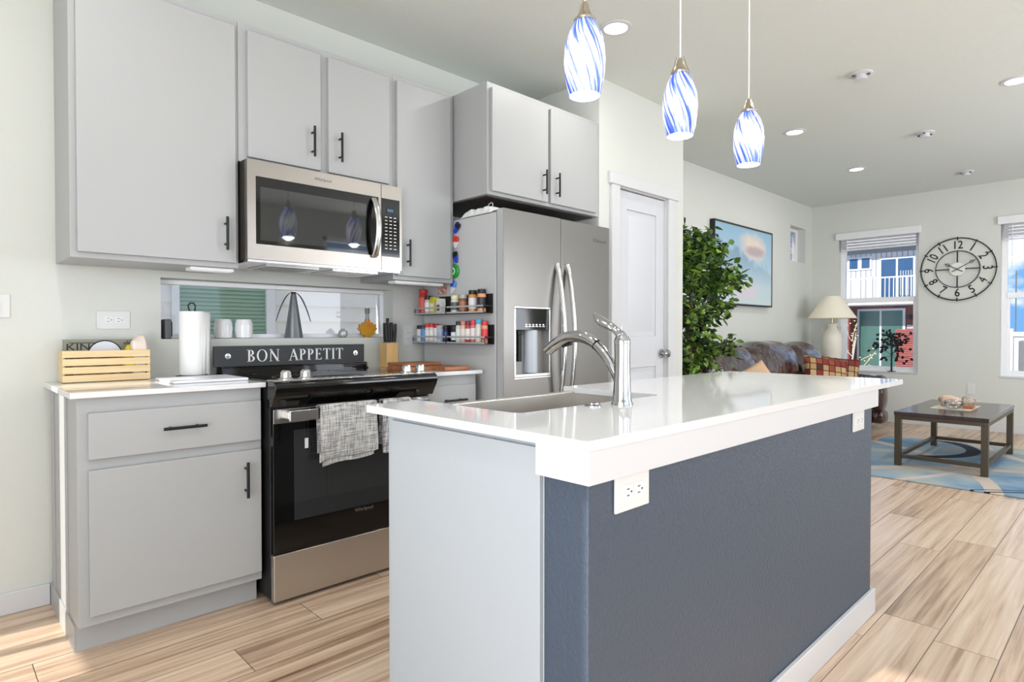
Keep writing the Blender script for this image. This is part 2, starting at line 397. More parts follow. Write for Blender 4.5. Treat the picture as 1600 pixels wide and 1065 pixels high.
cs = thing('trim_1', None, None, (3.645, 2.45, 0)); struct(cs)
MB().box(3.255, 3.345, 2.43, 2.45, 0, 2.075).box(3.945, 4.04, 2.43, 2.45, 0, 2.075).box(3.345, 3.352, 2.45, 2.54, 0, 2.07).box(3.938, 3.945, 2.45, 2.54, 0, 2.07).box(3.345, 3.945, 2.45, 2.54, 2.068, 2.075).build('door_casing', trimw, cs, bevel=.003)
MB().box(3.235, 4.075, 2.424, 2.45, 2.075, 2.155).build('head_casing', trimw, cs, bevel=.004)

# ------------------------------------------------------------------ electrical plates
def outlet_y(name, x0, x1, z0, z1, y, label, face=-1, horizontal=True, group=None):
    cx, cz = (x0+x1)/2, (z0+z1)/2
    t = thing(name, label, 'power outlet', (cx, y, z0), group)
    bx(x0, x1, y-.006, y, z0, z1).build('cover_plate', offw, t, bevel=.002)
    hw, hh = (.036, .017) if horizontal else (.017, .034)
    for s in (-1, 1):
        ox, oz = (s*.019, 0) if horizontal else (0, s*.018)
        pl = bx(cx+ox-.017, cx+ox+.017, y-.0075, y-.006, cz+oz-.016, cz+oz+.016).build('socket', whitep, t, bevel=.0006); b = MB()
        for q in (-1, 1):
            if horizontal: b.box(cx+ox-.0045, cx+ox+.0035, y-.0082, y-.0074, cz+oz+q*.0065-.001, cz+oz+q*.0065+.001)
            else: b.box(cx+ox+q*.0065-.001, cx+ox+q*.0065+.001, y-.0082, y-.0074, cz+oz-.004, cz+oz+.004)
        if horizontal: b.cyl((cx+ox+.0105, y-.0082, cz), (cx+ox+.0105, y-.0074, cz), .0024, 8)
        else: b.cyl((cx, y-.0082, cz+oz-.010), (cx, y-.0074, cz+oz-.010), .0024, 8)
        b.build('slots', slot, pl)
    return t
outlet_y('wall_outlet', .522, .644, 1.112, 1.190, YK, 'white double power outlet on the wall above the slatted wooden crate')
outlet_y('wall_outlet', 2.052, 2.122, 1.02, 1.14, YK, 'white power outlet on the kitchen wall beside the lower spice rack', horizontal=False)
t = thing('light_switch', 'white rocker light switch at the photo edge on the kitchen wall', 'light switch', (.20, YK, 1.155))
bx(.165, .240, YK-.006, YK, 1.155, 1.245).build('cover_plate', offw, t, bevel=.002)
bx(.192, .212, YK-.011, YK-.006, 1.175, 1.225).build('rocker', whitep, t, bevel=.001)
t = thing('wall_outlet', 'white power outlet low on the far wall behind the coffee table', 'power outlet', (XF, 1.345, .40))
bx(XF-.006, XF, 1.31, 1.38, .40, .515).build('cover_plate', offw, t, bevel=.002)
for z in (.437, .478):
    pl = bx(XF-.008, XF-.006, 1.328, 1.362, z-.014, z+.014).build('socket', whitep, t)
    MB().box(XF-.009, XF-.008, 1.337, 1.339, z-.004, z+.006).box(XF-.009, XF-.008, 1.351, 1.353, z-.004, z+.006).build('slots', slot, pl)

# ================================================================== CABINETS
def pull(p, vertical, parent, L_=.14, out=(0, -1)):
    # bar pull centred at p on a face looking toward -Y
    x, y, z = p; b = MB(); h = L_/2; yo = y-.030
    if vertical: b.cyl((x, yo, z-h), (x, yo, z+h), .0058, 10)
    else: b.cyl((x-h, yo, z), (x+h, yo, z), .0058, 10)
    for s in (-1, 1):
        q = s*h*.62
        if vertical: b.cyl((x, y, z+q), (x, yo, z+q), .0048, 8)
        else: b.cyl((x+q, y, z), (x+q, yo, z), .0048, 8)
    return b.build('handle', blackm, parent)
def door(t, x0, x1, z0, z1, yb, hp, vertical=True, L_=.14, name='door', m=None):
    o = bx(x0, x1, yb-.02, yb, z0, z1).build(name, m or cabm, t, bevel=.0022)
    pull((hp[0], yb-.02, hp[1]), vertical, o, L_); return o
# upper cabinets
YU = 2.73
a = thing('wall_cabinet', 'tall single-door grey wall cabinet hanging above the slatted wooden crate', 'cabinet', (.685, 2.9, 1.375))
bx(.385, .983, YU, YK-.008, 1.375, 2.44).build('cabinet_body', cabm, a, bevel=.0015)
door(a, .405, .968, 1.396, 2.41, YU, (.922, 1.515))
c2 = thing('wall_cabinet', 'two-door grey wall cabinet directly above the microwave', 'cabinet', (1.375, 2.9, 1.84))
bx(.984, 1.766, YU, YK-.008, 1.84, 2.44).build('cabinet_body', cabm, c2, bevel=.0015)
door(c2, 1.02, 1.358, 1.862, 2.41, YU, (1.313, 1.985)); door(c2, 1.397, 1.737, 1.862, 2.41, YU, (1.452, 1.985))
c3 = thing('wall_cabinet', 'narrow single-door grey wall cabinet between microwave and fridge', 'cabinet', (1.965, 2.9, 1.375))
bx(1.767, 2.165, YU, YK-.008, 1.375, 2.44).build('cabinet_body', cabm, c3, bevel=.0015)
door(c3, 1.782, 2.135, 1.396, 2.41, YU, (1.842, 1.515))
c4 = thing('fridge_cabinet', 'deep two-door grey cabinet over the steel fridge', 'cabinet', (2.655, 2.75, 1.834))
bx(2.175, 3.135, 2.45, YK-.008, 1.840, 2.44).build('cabinet_body', cabm, c4, bevel=.0015)
door(c4, 2.196, 2.638, 1.858, 2.41, 2.45, (2.594, 1.965)); door(c4, 2.66, 3.09, 1.858, 2.41, 2.45, (2.706, 1.965))
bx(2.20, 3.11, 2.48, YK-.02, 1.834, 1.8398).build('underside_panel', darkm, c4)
# slim light bars below the cabinets
lightb = M('light_bar_white', (240, 240, 240), .35)
for nm, x0, x1, lab in (('under_cabinet_light', .80, .975, 'white light bar under the tall grey cabinet beside the microwave'),
                        ('under_cabinet_light', 1.80, 2.12, 'white light bar under the narrow cabinet next to the fridge')):
    t = thing(nm, lab, 'light bar', ((x0+x1)/2, 2.8, 1.358))
    bx(x0, x1, 2.76, 2.83, 1.360, 1.3745).build('housing', lightb, t, bevel=.003)
    bx(x0+.01, x1-.01, 2.77, 2.82, 1.357, 1.360).build('diffuser', whitep, t)

# base cabinets
YB0 = 2.475
bc = thing('base_cabinet', 'grey base cabinet with one wide drawer above one door, left of the oven', 'cabinet', (.67, 2.75, 0))
b = MB().box(.362, .975, YB0, YK-.016, .10, .876).box(.362, .975, YB0+.055, YK-.016, 0, .10)
b.build('cabinet_body', cabm, bc, bevel=.0015)
bx(.356, .3618, YB0+.055, YK-.015, 0, .09).build('side_baseboard', cabm, bc, bevel=.001)
bx(.3585, .3618, 2.66, 2.72, .09, .876).build('side_batten', cabm, bc, bevel=.0006)
bx(.3585, .3618, 2.955, 3.01, .09, .876).build('side_batten', cabm, bc, bevel=.0006)
door(bc, .392, .968, .668, .826, YB0, (.684, .752), False, .145, 'drawer')
door(bc, .392, .968, .136, .632, YB0, (.905, .52))
ct = bx(.340, .985, 2.445, YK-.001, .878, .898).build('countertop', quartz, None, bevel=.003, origin=(.66, 2.75, .878))
tag(ct, 'white quartz countertop slab holding the wooden crate and paper towels', 'countertop')
bc2 = thing('base_cabinet', 'narrow grey base cabinet with drawer, right of the oven beside the fridge', 'cabinet', (1.97, 2.75, 0))
MB().box(1.775, 2.115, YB0, YK-.016, .10, .876).box(1.775, 2.115, YB0+.055, YK-.016, 0, .10).build('cabinet_body', cabm, bc2, bevel=.0015)
door(bc2, 1.79, 2.10, .668, .826, YB0, (1.945, .752), False, .145, 'drawer')
door(bc2, 1.79, 2.10, .136, .632, YB0, (1.84, .52))
ct = bx(1.768, 2.14, 2.445, YK-.001, .878, .898).build('countertop', quartz, None, bevel=.003, origin=(1.95, 2.75, .878))
tag(ct, 'short white countertop with cherry boards between oven and fridge', 'countertop')

# ================================================================== OVEN RANGE
rg = thing('oven_range', 'freestanding steel and black glass electric oven range between the grey cabinets', 'oven', (1.375, 2.72, 0))
bx(.992, 1.762, 2.43, 3.05, .02, .893).build('range_body', mattk, rg, bevel=.003)
bx(.990, 1.764, 2.43, 3.05, .893, .903).build('cooktop', glasscook, rg, bevel=.002)
prof = [(2.43, .903), (2.372, .903), (2.358, .895), (2.352, .875), (2.358, .855), (2.378, .825), (2.392, .800), (2.43, .797)]
MB().prism(prof, 'x', .984, 1.772).build('front_fascia', gloss, rg, bevel=.003)
bx(.992, 1.764, 2.375, 2.455, .903, .9065).build('control_strip', brightst, rg, bevel=.001)
for kx, ky in ((1.050, 2.408), (1.135, 2.412), (1.630, 2.408), (1.708, 2.408)):
    k = MB(); pr = [(.030, .9065), (.030, .911), (.022, .915), (.021, .935), (.018, .941), (0, .942)]
    k.lathe(pr, (kx, ky, 0), 20, 'z', True, False); k.box(kx-.006, kx+.006, ky-.023, ky+.023, .915, .9445)
    k.build('knob', brightst, rg, bevel=.001)
for bxx, byy, br in ((1.18, 2.60, .10), (1.57, 2.60, .115), (1.18, 2.87, .08), (1.57, 2.87, .09)):
    ring = MB(); ring.lathe([(br-.004, .9031), (br, .9034), (br+.001, .9031)], (bxx, byy, 0), 40, 'z', False, False); ring.build('burner_ring', greyp, rg)
# back vent guard
b = MB()
for i in range(4): b.box(.995, 1.758, 2.965+i*.004, 3.05, .903+i*.0085, .903+i*.0085+.006)
b.box(.995, 1.758, 2.985, 3.05, .903, .937); b.build('vent_guard', gloss, rg, bevel=.001)
# oven door
od = bx(.994, 1.760, 2.402, 2.43, .208, .790).build('oven_door', gloss, rg, bevel=.003)
bx(.994, 1.760, 2.396, 2.402, .733, .790).build('door_band', brightst, od, bevel=.001)
bx(1.08, 1.66, 2.4005, 2.402, .33, .70).build('door_window', mwglass, od, bevel=.0005)
hb = MB().box(1.036, 1.716, 2.338, 2.352, .745, .788); hb.box(1.036, 1.056, 2.352, 2.398, .752, .782).box(1.696, 1.716, 2.352, 2.398, .752, .782)
hb.build('handle', brightst, od, bevel=.003)
text('maker_lettering', 'Whirlpool', .022, (1.40, 2.4015, .315), FACE_Y, brightst, od)
bx(1.125, 1.140, 2.3995, 2.402, .620, .662).build('latch_sticker', whitep, od)
bx(.994, 1.760, 2.400, 2.43, .016, .203).build('storage_drawer', M('drawer_steel', (206, 200, 192), .42, 1), rg, bevel=.003)

# towels on the oven handle
def towel_mat(name, c1, c2):
    m = D.materials.new(name); m.use_nodes = True; nt = m.node_tree; b = nt.nodes['Principled BSDF']; N = nt.nodes.new; L = nt.links.new
    tc = N('ShaderNodeTexCoord'); res = []
    for sc in ((900, 60, 60), (60, 60, 900), (25, 25, 25)):
        mp = N('ShaderNodeMapping'); mp.inputs['Scale'].default_value = sc; nz = N('ShaderNodeTexNoise'); nz.inputs['Scale'].default_value = .35; nz.inputs['Detail'].default_value = 2
        L(tc.outputs['Object'], mp.inputs[0]); L(mp.outputs[0], nz.inputs[0]); res.append(nz.outputs[0])
    a = N('ShaderNodeMath'); a.operation = 'ADD'; L(res[0], a.inputs[0]); L(res[1], a.inputs[1])
    a2 = N('ShaderNodeMath'); a2.operation = 'MULTIPLY_ADD'; a2.inputs[1].default_value = .4; L(res[2], a2.inputs[0]); L(a.outputs[0], a2.inputs[2])
    rp = N('ShaderNodeMapRange'); rp.inputs['From Min'].default_value = 1.05; rp.inputs['From Max'].default_value = 1.35; L(a2.outputs[0], rp.inputs[0])
    mx = N('ShaderNodeMix'); mx.data_type = 'RGBA'; mx.inputs['A'].default_value = (*lin(c1), 1); mx.inputs['B'].default_value = (*lin(c2), 1)
    L(rp.outputs[0], mx.inputs['Factor']); L(mx.outputs['Result'], b.inputs['Base Color']); b.inputs['Roughness'].default_value = .95
    bp = N('ShaderNodeBump'); bp.inputs['Strength'].default_value = .4; bp.inputs['Distance'].default_value = .002; L(a2.outputs[0], bp.inputs['Height']); L(bp.outputs[0], b.inputs['Normal'])
    return m
towm = towel_mat('linen_grey', (128, 128, 128), (196, 195, 193))
def drape(x0, x1, zf, zb, y_front=2.331, y_back=2.360, ztop=.7935, seed=0, skew=.0, th=.004, off=0):
    rnd = random.Random(seed); b = MB(); nu = 28
    path = [(y_front-off, zf+(ztop-zf)*k/14) for k in range(15)]
    path += [(y_front-off+.004, ztop+.003+off), (2.345, ztop+.005+off), (y_back-.004+off*.3, ztop+.003+off)]
    path += [(y_back+off*.3, ztop-(ztop-zb)*k/8) for k in range(9)]
    ph = rnd.random()*6
    def pt(i, j, o):
        u = i/nu; y, z = path[j]; x = x0+(x1-x0)*u
        low = max(0, (ztop-z)/(ztop-zf))
        wob = math.sin(u*9+ph)*.0035*low+math.sin(u*23+ph*2)*.0015*low
        zz = z-(skew*u*low)+(.004*math.sin(u*7+ph)*low)
        side = -1 if j < 16 else 1
        return (x+.006*low*math.sin(3*low+ph), y+side*(abs(wob)+o), zz+(o if 14 < j < 18 else 0))
    m = len(path); vs = [pt(i, j, 0) for i in range(nu+1) for j in range(m)]+[pt(i, j, th) for i in range(nu+1) for j in range(m)]
    K = (nu+1)*m; f = []
    for i in range(nu):
        for j in range(m-1):
            a_ = i*m+j; f.append((a_, a_+1, a_+m+1, a_+m)); f.append((K+a_, K+a_+m, K+a_+m+1, K+a_+1))
    for j in range(m-1): f.append((j, K+j, K+j+1, j+1)); q = nu*m+j; f.append((q, q+1, K+q+1, K+q))
    for i in range(nu): q = i*m; f.append((q, q+m, K+q+m, K+q)); q = i*m+m-1; f.append((q, K+q, K+q+m, q+m))
    return b.add(vs, f)
t = drape(1.158, 1.422, .575, .60, seed=2, skew=-.012).build('dish_towel', towm, None, origin=(1.29, 2.345, .555), smooth=80)
tag(t, 'grey linen dish towel folded over the middle of the oven handle', 'towel')
bd = drape(1.165, 1.405, .548, .56, seed=2, skew=-.02, off=-.0015, th=.0015)
bd.v = [(x, y+.004 if y < 2.345 else y-.004, z-.0015 if z > .78 else z) for x, y, z in bd.v]
o = bd.build('lower_layer', towm, t, smooth=80)
t = drape(1.455, 1.60, .565, .60, seed=9, skew=-.01).build('dish_towel', towel_mat('linen_stripe', (96, 96, 100), (196, 195, 194)), None, origin=(1.52, 2.345, .565), smooth=80)
tag(t, 'second grey dish towel on the oven handle, partly hidden by the island', 'towel')

# BON APPETIT board
sg = thing('kitchen_sign', 'long black board with white BON APPETIT lettering standing on the oven vent', 'sign', (1.36, 2.97, .937))
bx(.949, 1.723, 2.948, 2.962, .9375, 1.034).build('sign_board', signm, sg, bevel=.002)
def serif_word(word, x, z0, h, y, b):
    t_, n_ = h*.15, h*.055; sf = h*.04
    def bar(p, q, w):
        p = Vector(p); q = Vector(q); d = (q-p).normalized(); nn = Vector((-d[1], d[0]))*w/2
        b.prism([tuple(p+nn), tuple(q+nn), tuple(q-nn), tuple(p-nn)], 'y', y, y-.0015)
    def arc(cx, cz, rx, rz, a0, a1, wmin, wmax, n=22):
        for i in range(n):
            u, v = a0+(a1-a0)*i/n, a0+(a1-a0)*(i+1)/n
            w0 = wmin+(wmax-wmin)*abs(math.cos(u)); w1 = wmin+(wmax-wmin)*abs(math.cos(v))
            P_ = [(cx+(rx)*math.cos(u), cz+rz*math.sin(u)), (cx+rx*math.cos(v), cz+rz*math.sin(v)), (cx+(rx-w1)*math.cos(v), cz+(rz-w1*.6)*math.sin(v)), (cx+(rx-w0)*math.cos(u), cz+(rz-w0*.6)*math.sin(u))]
            b.prism(P_, 'y', y, y-.0015)
    def stem(px, w=t_, ser=True):
        bar((px, z0), (px, z0+h), w)
        if ser:
            for zz in (z0+sf/2, z0+h-sf/2): bar((px-w/2-h*.09, zz), (px+w/2+h*.09, zz), sf)
    for ch in word:
        if ch == ' ': x += h*.62; continue
        if ch == 'B': stem(x+h*.17); arc(x+h*.22, z0+h*.75, h*.33, h*.25, -PI/2, PI/2, n_, t_); arc(x+h*.22, z0+h*.26, h*.40, h*.26, -PI/2, PI/2, n_, t_); w = .70
        elif ch == 'P': stem(x+h*.17); arc(x+h*.22, z0+h*.73, h*.36, h*.27, -PI/2, PI/2, n_, t_); w = .66
        elif ch == 'O': arc(x+h*.46, z0+h*.5, h*.44, h*.51, 0, 2*PI, n_, t_, 36); w = .96
        elif ch == 'N': stem(x+h*.16, n_); stem(x+h*.78, n_); bar((x+h*.13, z0+h), (x+h*.78, z0), t_); w = .98
        elif ch == 'A':
            bar((x+h*.12, z0), (x+h*.44, z0+h), n_); bar((x+h*.42, z0+h), (x+h*.76, z0), t_); bar((x+h*.24, z0+h*.36), (x+h*.62, z0+h*.36), n_)
            bar((x, z0+sf/2), (x+h*.26, z0+sf/2), sf); bar((x+h*.60, z0+sf/2), (x+h*.90, z0+sf/2), sf); w = .88
        elif ch == 'E':
            stem(x+h*.17)
            for zz, l in ((.975, .56), (.52, .46), (.025, .60)): bar((x+h*.17, z0+h*zz), (x+h*l, z0+h*zz), n_)
            bar((x+h*.56, z0+h), (x+h*.56, z0+h*.82), n_); bar((x+h*.60, z0), (x+h*.60, z0+h*.2), n_); bar((x+h*.46, z0+h*.43), (x+h*.46, z0+h*.61), n_); w = .70
        elif ch == 'T':
            bar((x+h*.36, z0), (x+h*.36, z0+h), t_); bar((x+h*.20, z0+sf/2), (x+h*.52, z0+sf/2), sf); bar((x+h*.02, z0+h*.97), (x+h*.70, z0+h*.97), n_)
            bar((x+h*.04, z0+h), (x+h*.04, z0+h*.8), n_); bar((x+h*.68, z0+h), (x+h*.68, z0+h*.8), n_); w = .74
        elif ch == 'I': stem(x+h*.18); w = .38
        x += h*(w+.07)
    return x
b = MB(); xe = serif_word('BON', 1.098, .958, .0575, 2.948, b); b.build('lettering', signt, sg, smooth=1)
b = MB(); serif_word('APPETIT', xe+.038, .958, .0575, 2.948, b); b.build('lettering', signt, sg, smooth=1)
for sx_ in (1.010, 1.668):
    s = MB(); s.lathe([(0, 2.9475), (.013, 2.9475), (.013, 2.945), (0, 2.944)], (sx_, 0, .987), 20, 'y', False, False)
    s.v = [(sx_+(v[0]-sx_), v[1], v[2]) for v in s.v]
    ro = s.build('rosette', brightst, sg); 
    MB().box(sx_-.011, sx_+.011, 2.9425, 2.944, .986, .988).box(sx_-.001, sx_+.001, 2.9425, 2.944, .977, .997).build('rosette_cross', greyp, ro)

# ================================================================== MICROWAVE
mw = thing('microwave', 'stainless over-the-range microwave with black glass door', 'microwave', (1.375, 2.85, 1.40))
bx(.990, 1.764, 2.675, 3.06, 1.412, 1.838).build('casing', darkm, mw, bevel=.002)
md = MB(); x0, x1, z0, z1 = .990, 1.643, 1.412, 1.836; gx0, gx1, gz0, gz1 = 1.026, 1.629, 1.478, 1.768
md.box(x0, x1, 2.645, 2.675, z0, gz0).box(x0, x1, 2.645, 2.675, gz1, z1).box(x0, gx0, 2.645, 2.675, gz0, gz1).box(gx1, x1, 2.645, 2.675, gz0, gz1)
mdo = md.build('door', steel, mw)
gl = bx(gx0, gx1, 2.6465, 2.66, gz0, gz1).build('door_glass', gloss, mdo, bevel=.001)
bx(1.045, 1.560, 2.6455, 2.6465, 1.495, 1.725).build('viewing_window', mwglass, mdo)
hp = []
for k in range(13):
    u = k/12; hp.append((1.600, 2.640-.045*math.sin(PI*u)**.7-.002, 1.470+.285*u))
MB().tube(hp, .0125, 12, flat=(1.25, .6)).build('handle', brightst, mdo)
text('maker_lettering', 'Whirlpool', .020, (1.335, 2.6445, 1.802), FACE_Y, greyp, mdo, .0004)
cp = MB(); cp.box(1.646, 1.764, 2.645, 2.675, 1.412, 1.478).box(1.646, 1.764, 2.645, 2.675, 1.768, 1.836).box(1.752, 1.764, 2.645, 2.675, 1.478, 1.768)
cpo = cp.build('control_panel', steel, mw); bx(1.646, 1.752, 2.6465, 2.66, 1.478, 1.768).build('key_panel', gloss, cpo)
dsp = bx(1.672, 1.722, 2.6455, 2.6465, 1.695, 1.725).build('clock_display', mattk, cpo)
text('display_digits', '0:03', .020, (1.697, 2.6450, 1.710), FACE_Y, ledb, cpo, .0002)
b = MB()
for r_ in range(10):
    for c_ in range(3): b.box(1.666+c_*.026, 1.680+c_*.026, 2.6458, 2.6466, 1.674-r_*.0175, 1.678-r_*.0175)
b.build('key_marks', whitep, cpo)
b = MB().box(.995, 1.76, 2.655, 3.05, 1.400, 1.412); b.box(1.10, 1.35, 2.72, 2.95, 1.394, 1.400).box(1.42, 1.67, 2.72, 2.95, 1.394, 1.400)
for k in range(9): b.box(1.11, 1.34, 2.73+k*.024, 2.736+k*.024, 1.392, 1.394).box(1.43, 1.66, 2.73+k*.024, 2.736+k*.024, 1.392, 1.394)
b.build('vent_base', brightst, mw, bevel=.001)
#PART2
# ================================================================== FRIDGE
fr = thing('refrigerator', 'tall stainless side-by-side refrigerator with ice and water dispenser', 'refrigerator', (2.632, 2.7, 0))
FX0, FX1, FY = 2.180, 3.085, 2.325
bx(FX0, FX1, 2.385, 3.03, .03, 1.735).build('fridge_body', fside, fr, bevel=.004)
bx(FX0+.02, FX1-.02, 2.40, 3.0, 0, .03).build('plinth', mattk, fr)
bx(FX0+.01, FX1-.01, 2.375, 2.385, .05, 1.73).build('door_gasket', mattk, fr)
rx0, rx1, rz0, rz1 = 2.262, 2.535, .850, 1.232; zt, zb_ = 1.748, .05
ld = MB(); ld.box(FX0, rx0, FY, 2.375, zb_, zt).box(rx1, 2.628, FY, 2.375, zb_, zt).box(rx0, rx1, FY, 2.375, zb_, rz0).box(rx0, rx1, FY, 2.375, rz1, zt)
lo = ld.build('freezer_door', steeld, fr)
frm = MB(); w = .006
frm.box(rx0-w, rx1+w, FY-.004, FY+.004, rz0-w, rz0+w).box(rx0-w, rx1+w, FY-.004, FY+.004, rz1-w, rz1+w).box(rx0-w, rx0+w, FY-.004, FY+.004, rz0+w, rz1-w).box(rx1-w, rx1+w, FY-.004, FY+.004, rz0+w, rz1-w)
frm.build('dispenser_frame', brightst, lo, bevel=.003)
dg = M('dispenser_grey', (150, 148, 145), .4, .2)
MB().box(rx0, rx1, 2.371, 2.374, rz0, rz1).box(rx0, rx0+.004, FY+.002, 2.372, rz0, rz1).box(rx1-.004, rx1, FY+.002, 2.372, rz0, rz1).build('dispenser_recess', dg, lo)
bx(rx0+.006, rx1-.006, FY-.003, FY+.02, 1.110, rz1-.006).build('dispenser_panel', gloss, lo, bevel=.002)
b = MB()
for k in range(6): b.box(2.335+k*.027, 2.335+k*.027+.020, FY-.0045, FY-.003, 1.128, 1.131).box(2.338+k*.027, 2.338+k*.027+.012, FY-.0045, FY-.003, 1.136, 1.143)
b.build('dispenser_icons', brightst, lo)
MB().cyl((2.415, 2.36, .875), (2.415, 2.36, 1.11), .040, 20).build('ice_chute', M('chute_grey', (186, 192, 200), .35), lo)
MB().box(2.300, 2.325, 2.335, 2.365, .94, 1.085).box(2.296, 2.330, 2.335, 2.368, 1.085, 1.11).build('water_paddle', mattk, lo, bevel=.003)
MB().box(rx0+.006, rx1-.006, FY-.002, 2.372, rz0+.006, rz0+.022).build('drip_tray', brightst, lo, bevel=.002)
bx(FX0-.0015, FX0, FY+.002, 2.374, zb_, zt).build('door_edge_sheen', M('edge_sheen_grey', (188, 189, 190), .4, .2), lo)  # thin sheet added; its pale grey stands in for the steel's reflection
ro = bx(2.634, FX1, FY, 2.375, zb_, zt).build('fridge_door', steeld, fr, bevel=.004)
for xh, par in ((2.588, lo), (2.676, ro)):
    pts = []
    for k in range(21):
        u = k/20; pts.append((xh, FY-.004-.062*math.sin(PI*u)**.75, .60+.885*u))
    MB().tube(pts, .0165, 12, flat=(1.0, .75)).build('handle', brightst, par)
text('maker_lettering', 'Whirlpool', .030, (2.985, FY-.0006, 1.655), FACE_Y, greyp, ro, .0005)
for hx in (2.2, 2.96): bx(hx, hx+.10, 2.378, 2.44, 1.7355, 1.752).build('hinge_cover', greyp, fr, bevel=.003)

# crumpled cloth on the fridge
def crumple(c, h, seed, amp=.25, n=30, m=16, e=.6):
    b = MB(); b.sq(c, h, e, n, m); rr = random.Random(seed); ks = [(rr.uniform(20, 70), rr.uniform(20, 70), rr.uniform(20, 70), rr.random()*6) for _ in range(6)]
    out = []
    for v in b.v:
        s_ = sum(math.sin(v[0]*k[0]+v[1]*k[1]+v[2]*k[2]+k[3]) for k in ks)/6
        d = Vector(v)-Vector(c); d = Vector(c)+d*(1+amp*s_); z = max(d.z, c[2]-h[2]); out.append((d.x, d.y, z))
    b.v = out; return b
rr = random.Random(5); ks = [(rr.uniform(15, 75), rr.uniform(15, 75), rr.random()*6) for _ in range(9)]
b = MB(); n, m = 46, 30
for top in (0, 1):
    vs = []
    for i in range(n+1):
        for j in range(m+1):
            u, v = i/n, j/m; ph = 2*PI*i/n
            y = 2.415+.28*u+.010*math.sin(9*v+3*u); x = 2.186+.150*v*(.75+.25*math.sin(5*u+1))
            hgt = abs(sum(math.sin(x*k[0]+y*k[1]+k[2]) for k in ks))/9
            ed = min(1, 7*min(u, 1-u, v, 1-v))
            vs.append((x, y, 1.7365+(.004+.060*hgt*ed+.012*ed)*top+(0 if top else 0)))
    b.add(vs, [(i*(m+1)+j, i*(m+1)+j+1, (i+1)*(m+1)+j+1, (i+1)*(m+1)+j) for i in range(n) for j in range(m)])
cl = b.build('crumpled_cloth', M('cloth_white', (226, 226, 224), .9), None, origin=(2.26, 2.55, 1.7365), smooth=80)
tag(cl, 'crumpled white cloth lying on top of the fridge', 'cloth')
for_ring = [(2.24, 2.50+.022*math.cos(k*2*PI/20)-.012*math.sin(k*2*PI/20), 1.785+.022*math.sin(k*2*PI/20)) for k in range(20)]
rg_ = MB().tube(for_ring, .002, 8, closed=True).build('cord_loop', whitep, cl)

# bag clips on the fridge side
SX = 2.1785
def clip(name, label, y, z, ang, c1, c2, L_=.075, W_=.034):
    t = thing(name, label, 'magnetic clip', (SX, y, z), 'magnetic clips on the fridge side')
    def T(p): a = R(ang); return (y+p[0]*math.cos(a)-p[1]*math.sin(a), z+p[0]*math.sin(a)+p[1]*math.cos(a))
    jaw = [(-W_*.48, L_*.02), (-W_*.5, -L_*.10), (-W_*.34, -L_*.36), (-W_*.12, -L_*.5), (W_*.12, -L_*.5), (W_*.34, -L_*.36), (W_*.5, -L_*.10), (W_*.48, L_*.02)]
    MB().prism([T(p) for p in jaw], 'x', SX-.012, SX-.001).build('jaw', c2, t, bevel=.002)
    for s in (-1, 1):
        lob = [(s*W_*.27+W_*.26*math.cos(k*PI/6), L_*.16+L_*.24*math.sin(k*PI/6)) for k in range(12)]
        MB().prism([T(p) for p in lob], 'x', SX-(.014 if s < 0 else .017), SX-.002).build('grip', c1[0 if s < 0 else 1], t, bevel=.002)
    return t
blue = M('plastic_blue', (36, 66, 190), .35); navy = M('plastic_navy', (24, 30, 96), .35); red = M('plastic_red', (214, 48, 44), .4); lblue = M('plastic_light_blue', (90, 150, 225), .4)
green = M('plastic_green', (30, 150, 52), .35); whp = whitep
clip('bag_clip', 'dark blue and black clip, topmost on the fridge side', 2.700, 1.690, 40, (mattk, navy), blue)
clip('bag_clip', 'red and white clip on the fridge side below the topmost dark clip', 2.712, 1.612, 15, (red, red), whp)
clip('bag_clip', 'black and blue clip on the fridge side above the green round clip', 2.715, 1.527, -12, (mattk, mattk), blue)
t = thing('bag_clip', 'green round clip on the fridge side', 'magnetic clip', (SX, 2.725, 1.445), 'magnetic clips on the fridge side')
MB().lathe([(0, -.001), (.038, -.001), (.040, -.008), (.034, -.016), (0, -.018)], (SX, 2.725, 1.445), 24, 'x', False, False).build('clip_body', green, t)
MB().lathe([(.010, -.0165), (.016, -.0190), (.021, -.0165)], (SX, 2.728, 1.445), 24, 'x', False, False).build('white_ring', whp, t)
clip('bag_clip', 'light blue and white clip, lowest on the fridge side', 2.735, 1.358, 22, (lblue, blue), whp, .085)
pm = M('photo_print', (150, 70, 80), .4, var=((70, 70, 70), 1, (235, 205, 180)))
t = bx(SX-.002, SX-.0005, 2.805, 2.885, 1.318, 1.368).build('photo_magnet', pm, None, origin=(SX, 2.845, 1.318))
tag(t, 'small rectangular photo magnet on the fridge side above the upper spice rack', 'magnet')

# spice racks and jars
RX0, RX1 = 2.108, SX-.0008
def rack(y0, y1, z, label):
    t = thing('spice_rack', label, 'spice rack', ((RX0+RX1)/2, (y0+y1)/2, z), 'magnetic spice racks on the fridge side')
    bx(RX1-.003, RX1, y0, y1, z, z+.105).build('back_plate', mattk, t, bevel=.0008)
    b = MB(); b.box(RX0, RX1-.003, y0, y1, z, z+.003)
    b.build('shelf_floor', mattk, t, bevel=.0008)
    gr = M('rack_rail_grey', (176, 178, 180), .4, .2) if 'rack_rail_grey' not in MATS else MATS['rack_rail_grey']
    for zz in (.002, .034): bx(RX0-.0025, RX0, y0, y1, z+zz, z+zz+.009).build('rail', gr, t, bevel=.0006)
    for yy in (y0, y1-.003): MB().box(RX0, RX1-.003, yy, yy+.003, z+.034, z+.043).box(RX0-.001, RX0+.003, yy, yy+.003, z, z+.043).build('end_bracket', mattk, t)
    return t
ZU, ZL = 1.200, 1.034
